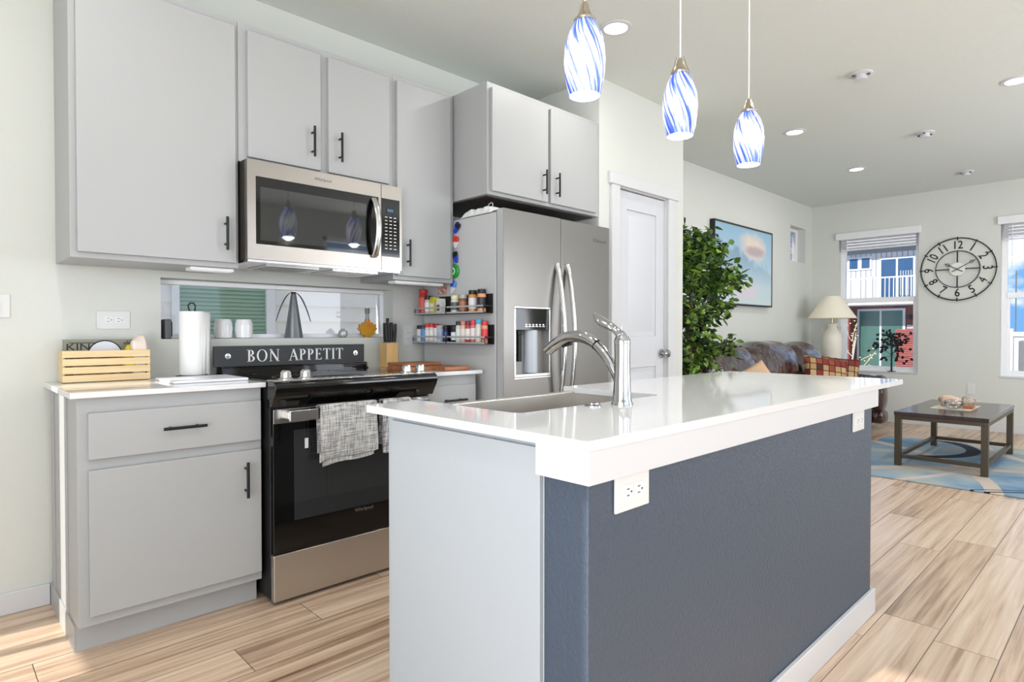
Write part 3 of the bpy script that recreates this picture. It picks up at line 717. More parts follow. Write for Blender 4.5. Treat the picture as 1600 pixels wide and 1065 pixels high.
rack(2.405, 2.715, ZU, 'black magnetic spice rack, upper of the two nearest the fridge doors'); rack(2.725, 3.025, ZU, 'black magnetic spice rack, upper of the two nearest the kitchen wall')
rack(2.395, 2.715, ZL, 'black magnetic spice rack, lower of the two nearest the fridge doors'); rack(2.725, 3.045, ZL, 'black magnetic spice rack, lower of the two nearest the kitchen wall')
cmat = {}
def cm(c, rough=.45):
    if c not in cmat: cmat[c] = M('tint_%02x%02x%02x' % c, c, rough)
    return cmat[c]
def jar(y, z, r, h, body, lab, lid, label, x=None, lidh=.022, cat='spice jar', boxy=False):
    x = x if x is not None else (RX0+RX1-.003)/2; t = thing('spice_jar', label, cat, (x, y, z), 'spice containers in the fridge racks')
    z += .0035; hb_ = h-lidh
    if boxy:
        bx(x-r, x+r, y-r, y+r, z, z+hb_).build('container', cm(body), t, bevel=.002); bx(x-r*.96, x+r*.96, y-r*.96, y+r*.96, z+hb_, z+h).build('lid', cm(lid), t, bevel=.002)
        bx(x-r-.0004, x-r, y-r*.7, y+r*.7, z+hb_*.25, z+hb_*.8).build('paper_label', cm(lab), t)
    else:
        MB().lathe([(r*.9, z), (r, z+.003), (r, z+hb_*.9), (r*.8, z+hb_)], (x, y, 0), 18).build('jar_body', cm(body, .25), t)
        MB().lathe([(r*1.015, z+hb_*.22), (r*1.015, z+hb_*.80)], (x, y, 0), 18, cap0=False, cap1=False).build('paper_label', cm(lab), t)
        MB().lathe([(r*.92, z+hb_), (r*.96, z+hb_+.002), (r*.96, z+h-.002), (r*.88, z+h)], (x, y, 0), 18).build('lid', cm(lid), t)
    return t
K = (26, 26, 28); WH = (232, 230, 226)
jar(2.985, ZU+.0, .026, .148, (196, 60, 50), (224, 96, 84), (206, 48, 44), 'tall red container with red lid at the wall end of the upper rack')
jar(2.925, ZU, .020, .108, (210, 200, 190), (236, 226, 224), K, 'pink-labelled spice jar with black lid beside the tall red container', x=2.132)
jar(2.872, ZU, .021, .098, (214, 200, 90), (240, 238, 226), (206, 204, 50), 'white spice carton with yellow-green top on the upper rack', boxy=True)
jar(2.812, ZU, .020, .088, (226, 224, 220), (90, 90, 94), WH, 'low white spice carton with grey print on the upper rack', boxy=True)
jar(2.682, ZU, .024, .100, (214, 210, 200), (92, 96, 92), (232, 226, 184), 'spice jar with wide cream lid on the upper rack')
jar(2.610, ZU, .024, .102, (132, 82, 62), (170, 110, 86), (180, 178, 172), 'glass jar of reddish spice with silver lid on the upper rack')
jar(2.528, ZU, .024, .122, (206, 140, 70), (224, 222, 226), K, 'black-lidded spice jar with white label over orange spice, upper rack')
jar(2.455, ZU, .024, .124, (214, 150, 110), (40, 38, 38), K, 'black-lidded spice jar with black label at the door end of the upper rack')
L_row = [(3.020, .102, WH, (222, 224, 232), K, 'white spice jar with black lid at the wall end of the lower rack'),
 (2.979, .103, (110, 160, 214), (90, 146, 210), (70, 70, 74), 'light blue spice jar with dark lid on the lower rack'),
 (2.938, .112, (226, 214, 210), (236, 232, 230), (206, 66, 66), 'white spice jar with dull red lid next to the light blue jar'),
 (2.897, .112, (232, 226, 224), (240, 240, 240), (214, 62, 56), 'plain white spice jar with bright red lid on the lower rack'),
 (2.856, .108, (236, 230, 228), (226, 216, 214), (178, 40, 56), 'white spice jar with crimson lid on the lower rack'),
 (2.812, .100, (200, 212, 232), (176, 194, 224), (196, 204, 214), 'pale blue and white spice carton on the lower rack'),
 (2.766, .098, (30, 38, 78), (48, 60, 110), K, 'navy spice tin with black lid near the middle of the lower rack'),
 (2.690, .098, (26, 32, 66), (230, 230, 236), K, 'navy spice tin with white mark near the middle of the lower rack'),
 (2.648, .122, (206, 214, 206), (222, 228, 222), (40, 60, 50), 'pale spice jar with dark green lid on the lower rack'),
 (2.607, .122, (224, 190, 176), (232, 222, 216), (220, 140, 118), 'spice jar with salmon lid on the lower rack'),
 (2.566, .122, (178, 84, 78), (238, 228, 224), (140, 40, 58), 'spice jar with wine-red lid on the lower rack'),
 (2.522, .126, (214, 120, 120), (236, 226, 226), (224, 70, 96), 'spice jar with pink-red lid on the lower rack'),
 (2.478, .128, (220, 216, 206), (228, 220, 212), (70, 178, 214), 'spice jar with sky blue lid on the lower rack'),
 (2.432, .120, (206, 150, 120), (212, 60, 66), (206, 44, 48), 'red-labelled spice jar with red lid at the door end of the lower rack')]
for y, h, c1, c2_, c3_, lab in L_row: jar(y, ZL, .0185, h, c1, c2_, c3_, lab, boxy='carton' in lab)

# ================================================================== THINGS ON THE COUNTERS
ZC = .8985
cr = thing('wooden_crate', 'slatted pale pine crate on the left countertop', 'crate', (.537, 2.99, ZC))
cx0, cx1, cy0, cy1 = .386, .690, 2.935, 3.045
for k in range(4):
    z = ZC+.002+k*.0325
    bx(cx0, cx1, cy0, cy0+.008, z, z+.027).build('front_slat', pine, cr, bevel=.001)
    bx(cx0, cx1, cy1-.008, cy1, z, z+.027).build('back_slat', pine, cr, bevel=.001)
for xx in (cx0, cx1-.009): bx(xx, xx+.009, cy0+.0085, cy1-.0085, ZC+.001, ZC+.127).build('end_board', pine, cr, bevel=.001)
bx(cx0+.01, cx1-.01, cy0+.0085, cy1-.0085, ZC+.001, ZC+.007).build('crate_floor', pine, cr)
olive = M('box_olive', (138, 138, 122), .6)
t = thing('snack_box', 'grey-green box lettered KIN standing inside the slatted crate', 'box', (.54, 3.01, ZC+.008))
bx(.400, .655, 3.003, 3.034, ZC+.008, ZC+.170).build('carton', olive, t, bevel=.001)
MB().box(.418, .515, 3.0022, 3.003, ZC+.155, ZC+.158).build('black_rule', mattk, t)
text('lettering', 'KIN', .040, (.448, 3.0024, ZC+.139), FACE_Y, mattk, t, .0004, sx=1.25)
MB().lathe([(0, 0), (.063, 0), (.063, -.001), (0, -.001)], (.540, 3.0026, ZC+.105), 40, 'y', False, False).build('round_emblem', mattk, t)
MB().lathe([(0, 0), (.058, 0), (.058, -.001), (0, -.001)], (.540, 3.0014, ZC+.105), 40, 'y', False, False).build('emblem_face', M('emblem_white', (222, 224, 232), .5), t)
jam = M('pear_yellow', (206, 190, 50), .4)
t = MB().lathe([(.004, .0), (.024, .008), (.032, .035), (.026, .06), (.016, .085), (.013, .105), (.004, .118)], (.618, 2.972, ZC+.03), 18).build('yellow_pear', jam, None, origin=(.618, 2.972, ZC+.03))
tag(t, 'yellow pear-shaped fruit poking out of the slatted crate', 'fruit')
MB().cyl((.618, 2.972, ZC+.147), (.612, 2.974, ZC+.163), .003, 6).box(.600, .626, 2.968, 2.974, ZC+.150, ZC+.158).build('stem', bark, t)
t = crumple((.655, 2.970, ZC+.100), (.030, .024, .092), 11, .30).build('plastic_bag', M('clear_film', (224, 208, 194), .3, spec=.8), None, origin=(.66, 2.97, ZC+.008), smooth=70)
tag(t, 'crinkled pale plastic bag sticking out of the slatted crate', 'bag')
snk = M('snack_wrap', (170, 120, 40), .35, var=((30, 60, 60), 1, (90, 30, 30)))
t = bx(.42, .59, 2.950, 2.995, ZC+.008, ZC+.10).build('snack_packet', snk, None, bevel=.006, origin=(.5, 2.97, ZC+.008)); tag(t, 'brown and gold snack packet seen through the crate slats', 'packet')

pt = thing('paper_towel_roll', 'white paper towel roll standing on its holder by the window', 'paper towels', (.856, 2.94, ZC))
MB().lathe([(.0, ZC), (.066, ZC), (.066, ZC+.008), (.0, ZC+.010)], (.856, 2.94, 0), 28, cap0=False, cap1=False).build('holder_base', mattk, pt)
MB().lathe([(.020, ZC+.292), (.050, ZC+.292), (.051, ZC+.288), (.051, ZC+.014), (.049, ZC+.011), (.020, ZC+.011), (.020, ZC+.292)], (.856, 2.94, 0), 36, cap0=False, cap1=False).build('paper_roll', paper, pt)
sh = MB(); n = 14
vs = []
for k in range(n+1):
    u = k/n; a = R(-60+50*u) ; rr = .0515+.014*u**2; vs.append((.856+rr*math.cos(a)+.006*u, 2.94+rr*math.sin(a)))
P_ = [(x, y, ZC+.013+.003*math.sin(i)) for i, (x, y) in enumerate(vs)]+[(x+.004, y, ZC+.288) for x, y in vs]
sh.add(P_, [(i, i+1, n+2+i, n+1+i) for i in range(n)]); so = sh.build('loose_sheet', paper, pt, smooth=80); md_ = so.modifiers.new('thickness', 'SOLIDIFY'); md_.thickness = .0012
lp = [(.856, 2.94, ZC+.01), (.856, 2.94, ZC+.285), (.844, 2.94, ZC+.30), (.841, 2.94, ZC+.318), (.849, 2.94, ZC+.330), (.863, 2.94, ZC+.330), (.871, 2.94, ZC+.318), (.868, 2.94, ZC+.294)]
MB().tube(lp, .0034, 8).build('holder_rod', mattk, pt)
t = bx(.690, .975, 2.600, 2.865, ZC, ZC+.011).build('cutting_board', M('board_white', (232, 234, 240), .3), None, bevel=.004, origin=(.83, 2.73, ZC)); tag(t, 'thin white plastic cutting board at the oven end of the left countertop', 'cutting board')

kb_ = thing('knife_block', 'pale wooden knife block holding black-handled knives beside the window', 'knife block', (1.905, 2.985, ZC))
bx(1.868, 1.942, 2.95, 3.025, ZC, ZC+.140).build('block', blockw, kb_, bevel=.003)
for i, (kx, ky, kh, tl) in enumerate(((1.880, 2.965, .105, -.006), (1.893, 2.965, .110, -.002), (1.908, 2.966, .105, .002), (1.928, 2.966, .108, .005), (1.886, 3.0, .112, -.003), (1.905, 3.002, .140, 0), (1.925, 3.0, .116, .004))):
    t = thing('kitchen_knife', 'black-handled knife standing in the pale wooden block beside the window', 'knife', (kx, ky, ZC+.14), 'knives in the wooden block')
    MB().tube([(kx, ky, ZC+.1425), (kx+tl*.6, ky, ZC+.14+kh*.5), (kx+tl, ky, ZC+.14+kh)], [.0062, .0072, .0066], 10, flat=(1.0, 1.4)).build('knife_handle', mattk, t)
t = bx(1.800, 2.105, 2.62, 2.85, ZC, ZC+.018).build('chopping_board', woodr, None, bevel=.004, origin=(1.95, 2.73, ZC)); tag(t, 'large cherry wood board lying on the short countertop under another board', 'cutting board')
t = bx(1.83, 2.06, 2.70, 2.89, ZC+.0185, ZC+.034).build('chopping_board', woodr, None, bevel=.004, origin=(1.95, 2.8, ZC+.0185)); tag(t, 'smaller cherry wood board lying on top of the larger one', 'cutting board')
t = bx(1.93, 2.095, 2.50, 2.60, ZC, ZC+.020).build('chopping_board', woodr, None, bevel=.003, origin=(2.01, 2.55, ZC)); tag(t, 'small cherry wood block at the front of the short countertop', 'cutting board')

# things on the kitchen window sill
ZS = 1.0682; YS = 3.122
frost = M('frosted_white_glass', (244, 244, 244), .15, spec=.6)
for i, (px_, lb_) in enumerate(((1.050, 'rounded white glass on the window sill next to the paper towels'), (1.148, 'rounded white glass on the window sill nearer the grey cone fan'))):
    t = MB().lathe([(.030, ZS), (.038, ZS+.004), (.042, ZS+.045), (.040, ZS+.075), (.034, ZS+.094), (.031, ZS+.094), (.036, ZS+.070), (.037, ZS+.030), (.0, ZS+.010)], (px_, YS, 0), 28, cap1=False).build('white_glass', frost, None, origin=(px_, YS, ZS))
    tag(t, lb_, 'glass', 'white glasses on the window sill')
fn = thing('fly_fan', 'grey cone-shaped table fan with two drooping blades on the window sill', 'fan', (1.405, YS, ZS))
MB().lathe([(.046, ZS), (.047, ZS+.004), (.014, ZS+.225), (.013, ZS+.232), (.0, ZS+.234)], (1.405, YS, 0), 28, cap1=False).build('cone_body', M('fan_grey', (112, 116, 118), .35, .3), fn)
MB().cyl((1.405, YS, ZS+.232), (1.405, YS, ZS+.242), .012, 14).build('hub', mattk, fn)
for s in (-1, 1):
    pts = [(1.405+s*(.010+.085*u), YS, ZS+.238+.004*math.sin(u*3)-.150*u**1.7) for u in [k/12 for k in range(13)]]
    MB().tube(pts, [.004+.003*math.sin(PI*k/12) for k in range(13)], 8, flat=(1.2, .35)).build('blade', greyp, fn)
t = MB().lathe([(.012, ZS), (.022, ZS+.006), (.027, ZS+.022), (.022, ZS+.038), (.010, ZS+.044), (.009, ZS+.052), (.0, ZS+.054)], (1.690, YS, 0), 22, cap1=False).build('small_bottle', M('clear_grey_glass', (176, 178, 176), .12, .2, spec=.8), None, origin=(1.69, YS, ZS)); tag(t, 'small round clear bottle on the window sill beside the amber leaf-shaped bottle', 'bottle')
sb = thing('leaf_bottle', 'amber maple-leaf-shaped glass bottle on the window sill', 'bottle', (1.845, YS, ZS))
lf = [(-.018, 0), (-.020, .012), (-.045, .018), (-.040, .032), (-.062, .052), (-.050, .058), (-.054, .076), (-.034, .074), (-.028, .088), (-.014, .080), (-.010, .104), (.010, .104), (.014, .080), (.028, .088), (.034, .074), (.054, .076), (.050, .058), (.062, .052), (.040, .032), (.045, .018), (.020, .012), (.018, 0)]
amber = M('amber_syrup', (240, 178, 60), .12, spec=.7, emit=None)
amber.node_tree.nodes['Principled BSDF'].inputs['Transmission Weight'].default_value = .35
MB().prism([(1.845+p[0], ZS+p[1]) for p in lf], 'y', YS-.016, YS+.016).build('bottle_body', amber, sb, bevel=.004)
MB().lathe([(.015, ZS+.098), (.011, ZS+.115), (.010, ZS+.135), (.013, ZS+.138)], (1.845, YS, 0), 18).build('bottle_neck', M('neck_glass', (150, 150, 140), .15, spec=.7), sb)
MB().lathe([(.014, ZS+.138), (.014, ZS+.165), (.012, ZS+.168)], (1.845, YS, 0), 18).build('bottle_cap', M('cap_grey', (120, 124, 122), .4), sb)
MB().prism([(1.845-.022, ZS+.072), (1.845, ZS+.050), (1.845+.022, ZS+.072), (1.845, ZS+.100)], 'y', YS-.0172, YS-.016).build('orange_badge', M('badge_orange', (224, 130, 40), .4), sb)
t = thing('sill_speaker', 'small dark grey box device at the end of the kitchen window sill', 'speaker', (.80, YS-.02, ZS))
bx(.784, .812, 3.078, 3.15, ZS, ZS+.090).build('device_body', greyp, t, bevel=.006); bx(.812, .816, 3.085, 3.142, ZS+.012, ZS+.078).build('front_face', mattk, t, bevel=.001)

# ================================================================== ISLAND
isl = thing('kitchen_island', 'kitchen island with grey end panel, white band and slate blue textured wall', 'kitchen island', (1.79, 1.09, 0))
bm_ = MB(); bm_.box(.911, .929, .851, 1.432, 0, .8775).box(2.642, 2.66, .851, 1.432, 0, .8775).box(.929, 2.642, .851, .865, 0, .8775)
bm_.box(.929, 2.642, .865, 1.39, .10, .118).box(.929, 2.642, 1.40, 1.432, .78, .8775) if False else None
bm_.box(.929, 2.642, .865, 1.36, .10, .118).box(.929, 2.642, 1.345, 1.36, 0, .10)
bm_.build('cabinet_body', islm, isl, bevel=.0015)
bx(.900, .9108, .853, 1.402, .012, .864).build('end_panel', islm, isl, bevel=.0018)
for i, (x0, x1) in enumerate(((.931, 1.045), (1.05, 1.375), (1.38, 1.712), (1.72, 2.17), (2.18, 2.64))):
    top = .655 if x0 in (1.05, 1.38) else .86
    dd = bx(x0, x1, 1.412, 1.432, .12, top).build('door', islm, isl, bevel=.002)
    if i: b = MB(); xh = x1-.04 if i % 2 else x0+.04; b.cyl((xh, 1.462, .48), (xh, 1.462, .62), .0058, 10).cyl((xh, 1.432, .50), (xh, 1.462, .50), .0048, 8).cyl((xh, 1.432, .60), (xh, 1.462, .60), .0048, 8); b.build('handle', blackm, dd)
bx(.911, 2.66, .735, .8508, 0, .8775).build('knee_wall', slate, isl, bevel=.004)
MB().box(.886, 2.662, .713, .7348, .812, .8775).box(.886, .9108, .7348, .852, .812, .8775).build('top_band', trimw, isl, bevel=.0015)
MB().box(.911, 2.676, .721, .7348, 0, .096).box(2.6605, 2.676, .7348, .852, 0, .096).build('island_baseboard', trimw, isl, bevel=.003)
outlet_y('island_outlet', .990, 1.108, .735, .8115, .7342, 'white double power outlet near the sink-end corner of the slate island wall')
outlet_y('island_outlet', 2.425, 2.545, .735, .8115, .7342, 'white double power outlet at the living-room end of the slate island wall')

# island counter
ZI = .898
def arcp(cx, cy, r, a0, a1, n=6): return [(cx+r*math.cos(R(a0+(a1-a0)*k/n)), cy+r*math.sin(R(a0+(a1-a0)*k/n))) for k in range(n+1)]
out = arcp(.889, .721, .012, 180, 270)+arcp(2.988, .721, .012, 270, 360)+[(3.0, 1.49), (1.70, 1.49)]+arcp(1.670, 1.105, .03, 0, -90)+arcp(1.086, 1.105, .03, -90, -180)+[(1.056, 1.49), (.877, 1.49)]
def capped(poly, z0, z1):
    import bmesh
    bm = bmesh.new(); vs = [bm.verts.new((p[0], p[1], z0)) for p in poly]; f = bm.faces.new(vs)
    r_ = bmesh.ops.extrude_face_region(bm, geom=[f]); bmesh.ops.translate(bm, vec=(0, 0, z1-z0), verts=[v for v in r_['geom'] if isinstance(v, bmesh.types.BMVert)])
    bmesh.ops.triangulate(bm, faces=[f for f in bm.faces if len(f.verts) > 4]); bm.verts.index_update()
    b = MB().add([tuple(v.co) for v in bm.verts], [tuple(v.index for v in f.verts) for f in bm.faces]); bm.free(); return b
ict = capped(out, .8782, ZI).build('island_countertop', quartz, None, bevel=.0025, origin=(1.94, 1.1, .8782)); tag(ict, 'long glossy white quartz countertop on the kitchen island with sink cutout', 'countertop')
sk = thing('farmhouse_sink', 'stainless steel apron-front sink set into the white island counter', 'sink', (1.378, 1.27, .64))
sst = M('sink_steel', (204, 199, 192), .38, 1, bump=((3, 3, 300), .05, .001))
b = MB(); z0, z1 = .665, .8775
b.box(1.052, 1.704, 1.071, 1.445, .660, z0).box(1.048, 1.054, 1.067, 1.445, z0, z1).box(1.702, 1.708, 1.067, 1.445, z0, z1).box(1.054, 1.702, 1.067, 1.073, z0, z1)
b.build('basin', sst, sk)
bx(1.048, 1.708, 1.436, 1.470, .662, .884).build('apron', sst, sk, bevel=.004)
MB().lathe([(.0, .6655), (.045, .6655), (.046, .668), (.0, .667)], (1.40, 1.2, 0), 24, cap0=False, cap1=False).build('drain', chrome, sk)

fc = thing('kitchen_faucet', 'chrome pull-out kitchen faucet with lever on the island counter', 'faucet', (1.392, 1.004, ZI))
FXx, FYy = 1.392, 1.004
MB().lathe([(.030, ZI), (.0305, ZI+.004), (.027, ZI+.012), (.0245, ZI+.04), (.0225, ZI+.09), (.0218, ZI+.13), (.0222, ZI+.162), (.0222, ZI+.170)], (FXx, FYy, 0), 32).build('body', chrome, fc)
MB().lathe([(.0225, ZI+.1705), (.023, ZI+.176), (.0195, ZI+.188), (.012, ZI+.198), (0, ZI+.201)], (FXx, FYy-.0, 0), 28, cap1=False).build('cap', chrome, fc)
def spl(P, n=8):
    out = []
    P = [Vector(p) for p in P]; Q = [P[0]]+P+[P[-1]]
    for i in range(1, len(Q)-2):
        for k in range(n):
            t_ = k/n; a, b_, c_, d = Q[i-1], Q[i], Q[i+1], Q[i+2]
            out.append(.5*((2*b_)+(-a+c_)*t_+(2*a-5*b_+4*c_-d)*t_*t_+(-a+3*b_-3*c_+d)*t_**3))
    return out+[P[-1]]
sp_ = spl([(FXx, 1.006, .945), (FXx, 1.022, .975), (FXx, 1.040, 1.006), (FXx, 1.064, 1.036), (FXx, 1.093, 1.062)])
MB().tube(sp_, [.013+.002*k/(len(sp_)-1) for k in range(len(sp_))], 20).build('spout', chrome, fc)
hd = spl([(FXx, 1.095, 1.0635), (FXx, 1.120, 1.077), (FXx, 1.155, 1.086), (FXx, 1.20, 1.084), (FXx, 1.245, 1.066), (FXx, 1.283, 1.043)])
ho = MB().tube(hd, [.0148+.0045*math.sin(min(1, k/(len(hd)-1))*PI*.75) for k in range(len(hd))], 20, flat=(1.15, .95)).build('spray_head', chrome, fc)
MB().tube([(FXx, 1.094, 1.0630), (FXx, 1.0962, 1.0642)], .0158, 20).build('joint_ring', mattk, fc)
MB().tube([(FXx, 1.190, 1.064), (FXx, 1.205, 1.062), (FXx, 1.222, 1.055)], [.005, .006, .004], 10, flat=(1.4, .8)).build('spray_button', mattk, ho)
MB().tube([(FXx, 1.283, 1.043), (FXx, 1.288, 1.038)], [.015, .013], 16).build('nozzle', greyp, ho)
lv = spl([(FXx, 1.004, 1.088), (FXx, 1.018, 1.100), (FXx, 1.040, 1.113), (FXx, 1.065, 1.124), (FXx, 1.088, 1.140), (FXx, 1.101, 1.156)])
m_ = len(lv)-1
MB().tube(lv, [(.019-.016*(k/m_)+(.011*math.sin(PI*max(0, k/m_-.30)/.7)))*(1 if k < m_ else .5) for k in range(m_+1)], 18, flat=(1.15, .62)).build('lever', chrome, fc)
MB().cyl((FXx+.006, 1.010, 1.098), (FXx+.006, 1.010, 1.116), .0018, 8).build('lever_pin', chrome, fc)
t = MB().lathe([(.0, ZI), (.0235, ZI), (.0235, ZI+.003), (.018, ZI+.006), (.017, ZI+.010), (.0, ZI+.0115)], (1.309, 1.040, 0), 28, cap0=False, cap1=False).build('air_switch', chrome, None, origin=(1.309, 1.04, ZI)); tag(t, 'small round chrome button on the island counter beside the faucet', 'button')

# ================================================================== PENDANTS
def pendant_mat():
    m = D.materials.new('swirled_blue_glass'); m.use_nodes = True; nt = m.node_tree; b = nt.nodes['Principled BSDF']; N = nt.nodes.new; L = nt.links.new
    def mt(op, *a):
        n = N('ShaderNodeMath'); n.operation = op
        for i, v in enumerate(a):
            if isinstance(v, (int, float)): n.inputs[i].default_value = v
            else: L(v, n.inputs[i])
        return n.outputs[0]
    tc = N('ShaderNodeTexCoord'); s = N('ShaderNodeSeparateXYZ'); L(tc.outputs['Object'], s.inputs[0])
    ang = mt('ADD', mt('ARCTAN2', s.outputs['Y'], s.outputs['X']), mt('MULTIPLY', s.outputs['Z'], 6.5))
    cb = N('ShaderNodeCombineXYZ'); L(mt('MULTIPLY', mt('COSINE', ang), 3.4), cb.inputs[0]); L(mt('MULTIPLY', mt('SINE', ang), 3.4), cb.inputs[1]); L(mt('MULTIPLY', s.outputs['Z'], 3.5), cb.inputs[2])
    nz = N('ShaderNodeTexNoise'); nz.inputs['Scale'].default_value = 1.6; nz.inputs['Detail'].default_value = 4; nz.inputs['Roughness'].default_value = .6; L(cb.outputs[0], nz.inputs['Vector'])
    zz = mt('MULTIPLY', mt('ABSOLUTE', mt('SUBTRACT', s.outputs['Z'], .105)), 1.35)   # more blue towards rim and neck
    v = mt('ADD', nz.outputs['Fac'], zz)
    rp = N('ShaderNodeValToRGB'); e = rp.color_ramp.elements; e[0].position = .50; e[0].color = (1, .97, .95, 1); e[1].position = .74; e[1].color = (*lin((44, 72, 186)), 1)
    k = e.new(.54); k.color = (*lin((214, 212, 240)), 1); k = e.new(.61); k.color = (*lin((104, 132, 222)), 1)
    L(v, rp.inputs[0]); L(rp.outputs[0], b.inputs['Base Color']); L(rp.outputs[0], b.inputs['Emission Color'])
    b.inputs['Emission Strength'].default_value = .62; b.inputs['Roughness'].default_value = .12
    return m
pm_ = pendant_mat()
bulbm = M('bulb_glow', (255, 255, 255), .5, emit=(255, 250, 240), es=7)
inner = M('shade_inner_glow', (255, 255, 255), .5, emit=(255, 250, 244), es=1.6)
def pendant(label, rot):
    t = thing('pendant_lamp', label, 'pendant lamp', (0, 0, 0), 'blue glass pendants above the island')
    pr = [(.0435, 0), (.0505, .030), (.0565, .065), (.0585, .100), (.0555, .140), (.0455, .175), (.031, .202), (.026, .210)]
    prs = []
    for i in range(len(pr)-1):
        for k in range(3): u = k/3; prs.append((pr[i][0]*(1-u)+pr[i+1][0]*u, pr[i][1]*(1-u)+pr[i+1][1]*u))
    prs.append(pr[-1]); b = MB(); b.lathe(prs, (0, 0, 0), 48, cap0=False, cap1=False)
    so = b.build('glass_shade', pm_, t, smooth=80)
    b = MB(); b.lathe([(r_-.0025, z+.0005) for r_, z in prs], (0, 0, 0), 40, cap0=False, cap1=False); b.build('inner_glass', inner, so, smooth=80)
    MB().lathe([(0, .045), (.018, .050), (.027, .075), (.024, .10), (.014, .13), (.013, .16), (0, .16)], (0, 0, 0), 24, cap0=False, cap1=False).build('bulb', bulbm, t)
    MB().lathe([(.0, .207), (.030, .207), (.031, .213), (.028, .216), (.020, .224), (.014, .240), (.011, .254), (.006, .262), (.0, .263)], (0, 0, 0), 28, cap0=False, cap1=False).build('metal_cap', nickel, t)
    for s in (-1, 1): MB().tube([(s*.012, 0, .268), (s*.016, 0, .250), (s*.024, 0, .228), (s*.029, 0, .216)], .0018, 6).build('cap_strut', nickel, t)
    MB().cyl((0, 0, .260), (0, 0, CZ-1.763-.02), .0026, 8).build('cord', cord, t)
    MB().lathe([(.0, CZ-1.763-.026), (.055, CZ-1.763-.024), (.060, CZ-1.763-.016), (.060, CZ-1.763-.0005), (0, CZ-1.763-.0005)], (0, 0, 0), 28, cap0=False, cap1=False).build('ceiling_canopy', nickel, t)
    return t
labs = ['blue swirled glass pendant lamp nearest the kitchen cabinets, above the sink', 'middle of the three blue swirled glass pendant lamps', 'blue swirled glass pendant lamp closest to the living room']
p0 = pendant(labs[0], 0)
for i, x in enumerate((1.344, 1.851, 2.366)):
    p = p0 if i == 0 else copy_tree(p0)
    p.location = (x, 1.10, 1.763); p.rotation_euler = (0, 0, (0.3, 2.1, 4.2)[i]); p['label'] = labs[i]
    l = D.lights.new('pendant_bulb_light', 'POINT'); l.energy = 4; l.shadow_soft_size = .03; l.color = (1, .97, .93)
    lo_ = D.objects.new('pendant_bulb_light', l); C.objects.link(lo_); lo_.location = (x, 1.10, 1.763+.012)

# ceiling fittings
def downlight():
    t = thing('recessed_light', '', 'ceiling light', (0, 0, 0), 'recessed ceiling lights')
    MB().lathe([(.062, -.0005), (.085, -.0005), (.084, -.005), (.064, -.008), (.062, -.003)], (0, 0, 0), 40, cap0=False, cap1=False).build('trim_ring', trimw, t)
    MB().lathe([(0, -.0035), (.0625, -.0035), (.0625, -.0005), (0, -.0005)], (0, 0, 0), 40, cap0=False, cap1=False).build('lens', white_e, t); return t
dl = [((2.70, 1.995), 'recessed ceiling light beside the sink-end pendant lamp'), ((5.155, 2.007), 'recessed ceiling light over the plant corner of the living room'), ((6.775, 2.03), 'recessed ceiling light over the sofa, deepest in the living room'), ((5.144, .595), 'recessed ceiling light cut by the photo edge')]
d0 = downlight()
for i, ((x, y), lab) in enumerate(dl):
    o = d0 if i == 0 else copy_tree(d0); o.location = (x, y, CZ); o['label'] = lab
    l = D.lights.new('downlight_fill_beam', 'AREA'); l.shape = 'DISK'; l.size = .12; l.energy = 6.5; l.color = (1, .98, .95)
    q = D.objects.new('downlight_fill_beam', l); C.objects.link(q); q.location = (x, y, CZ-.012)
for i, (x, y) in enumerate(((2.70, .595), (.25, 1.995), (.25, .595), (6.78, .595))):     # unseen bare beams without fittings, added for more light from above
    l = D.lights.new('downlight_fill_beam', 'AREA'); l.shape = 'DISK'; l.size = .12; l.energy = 6.5; l.color = (1, .98, .95)
    q = D.objects.new('downlight_fill_beam', l); C.objects.link(q); q.location = (x, y, CZ-.012)
def sprinkler():
    t = thing('ceiling_detector', '', 'detector', (0, 0, 0), 'round detectors on the ceiling')
    MB().lathe([(0, -.0005), (.068, -.0005), (.068, -.007), (.058, -.012), (.0, -.012)], (0, 0, 0), 32, cap0=False, cap1=False).build('base_plate', trimw, t)
    MB().lathe([(.034, -.012), (.034, -.034), (.040, -.036), (.040, -.042), (0, -.046)], (0, 0, 0), 28, cap0=False, cap1=False).build('sensor_head', trimw, t)
    for a in range(3): MB().box(.040, .056, -.006, .006, -.0215, -.012).xf(Matrix.Rotation(a*2*PI/3+.4, 4, 'Z')).build('side_slot', greyp, t)
    return t
s0 = sprinkler()
for i, ((x, y), lab) in enumerate((((4.30, 1.268), 'round white ceiling detector closest to the pendant lamps'), ((5.944, 1.272), 'round white ceiling detector midway along the living room ceiling'), ((7.696, 1.282), 'round white ceiling detector near the clock wall'))):
    o = s0 if i == 0 else copy_tree(s0); o.location = (x, y, CZ); o['label'] = lab; o.rotation_euler = (0, 0, i*.8)
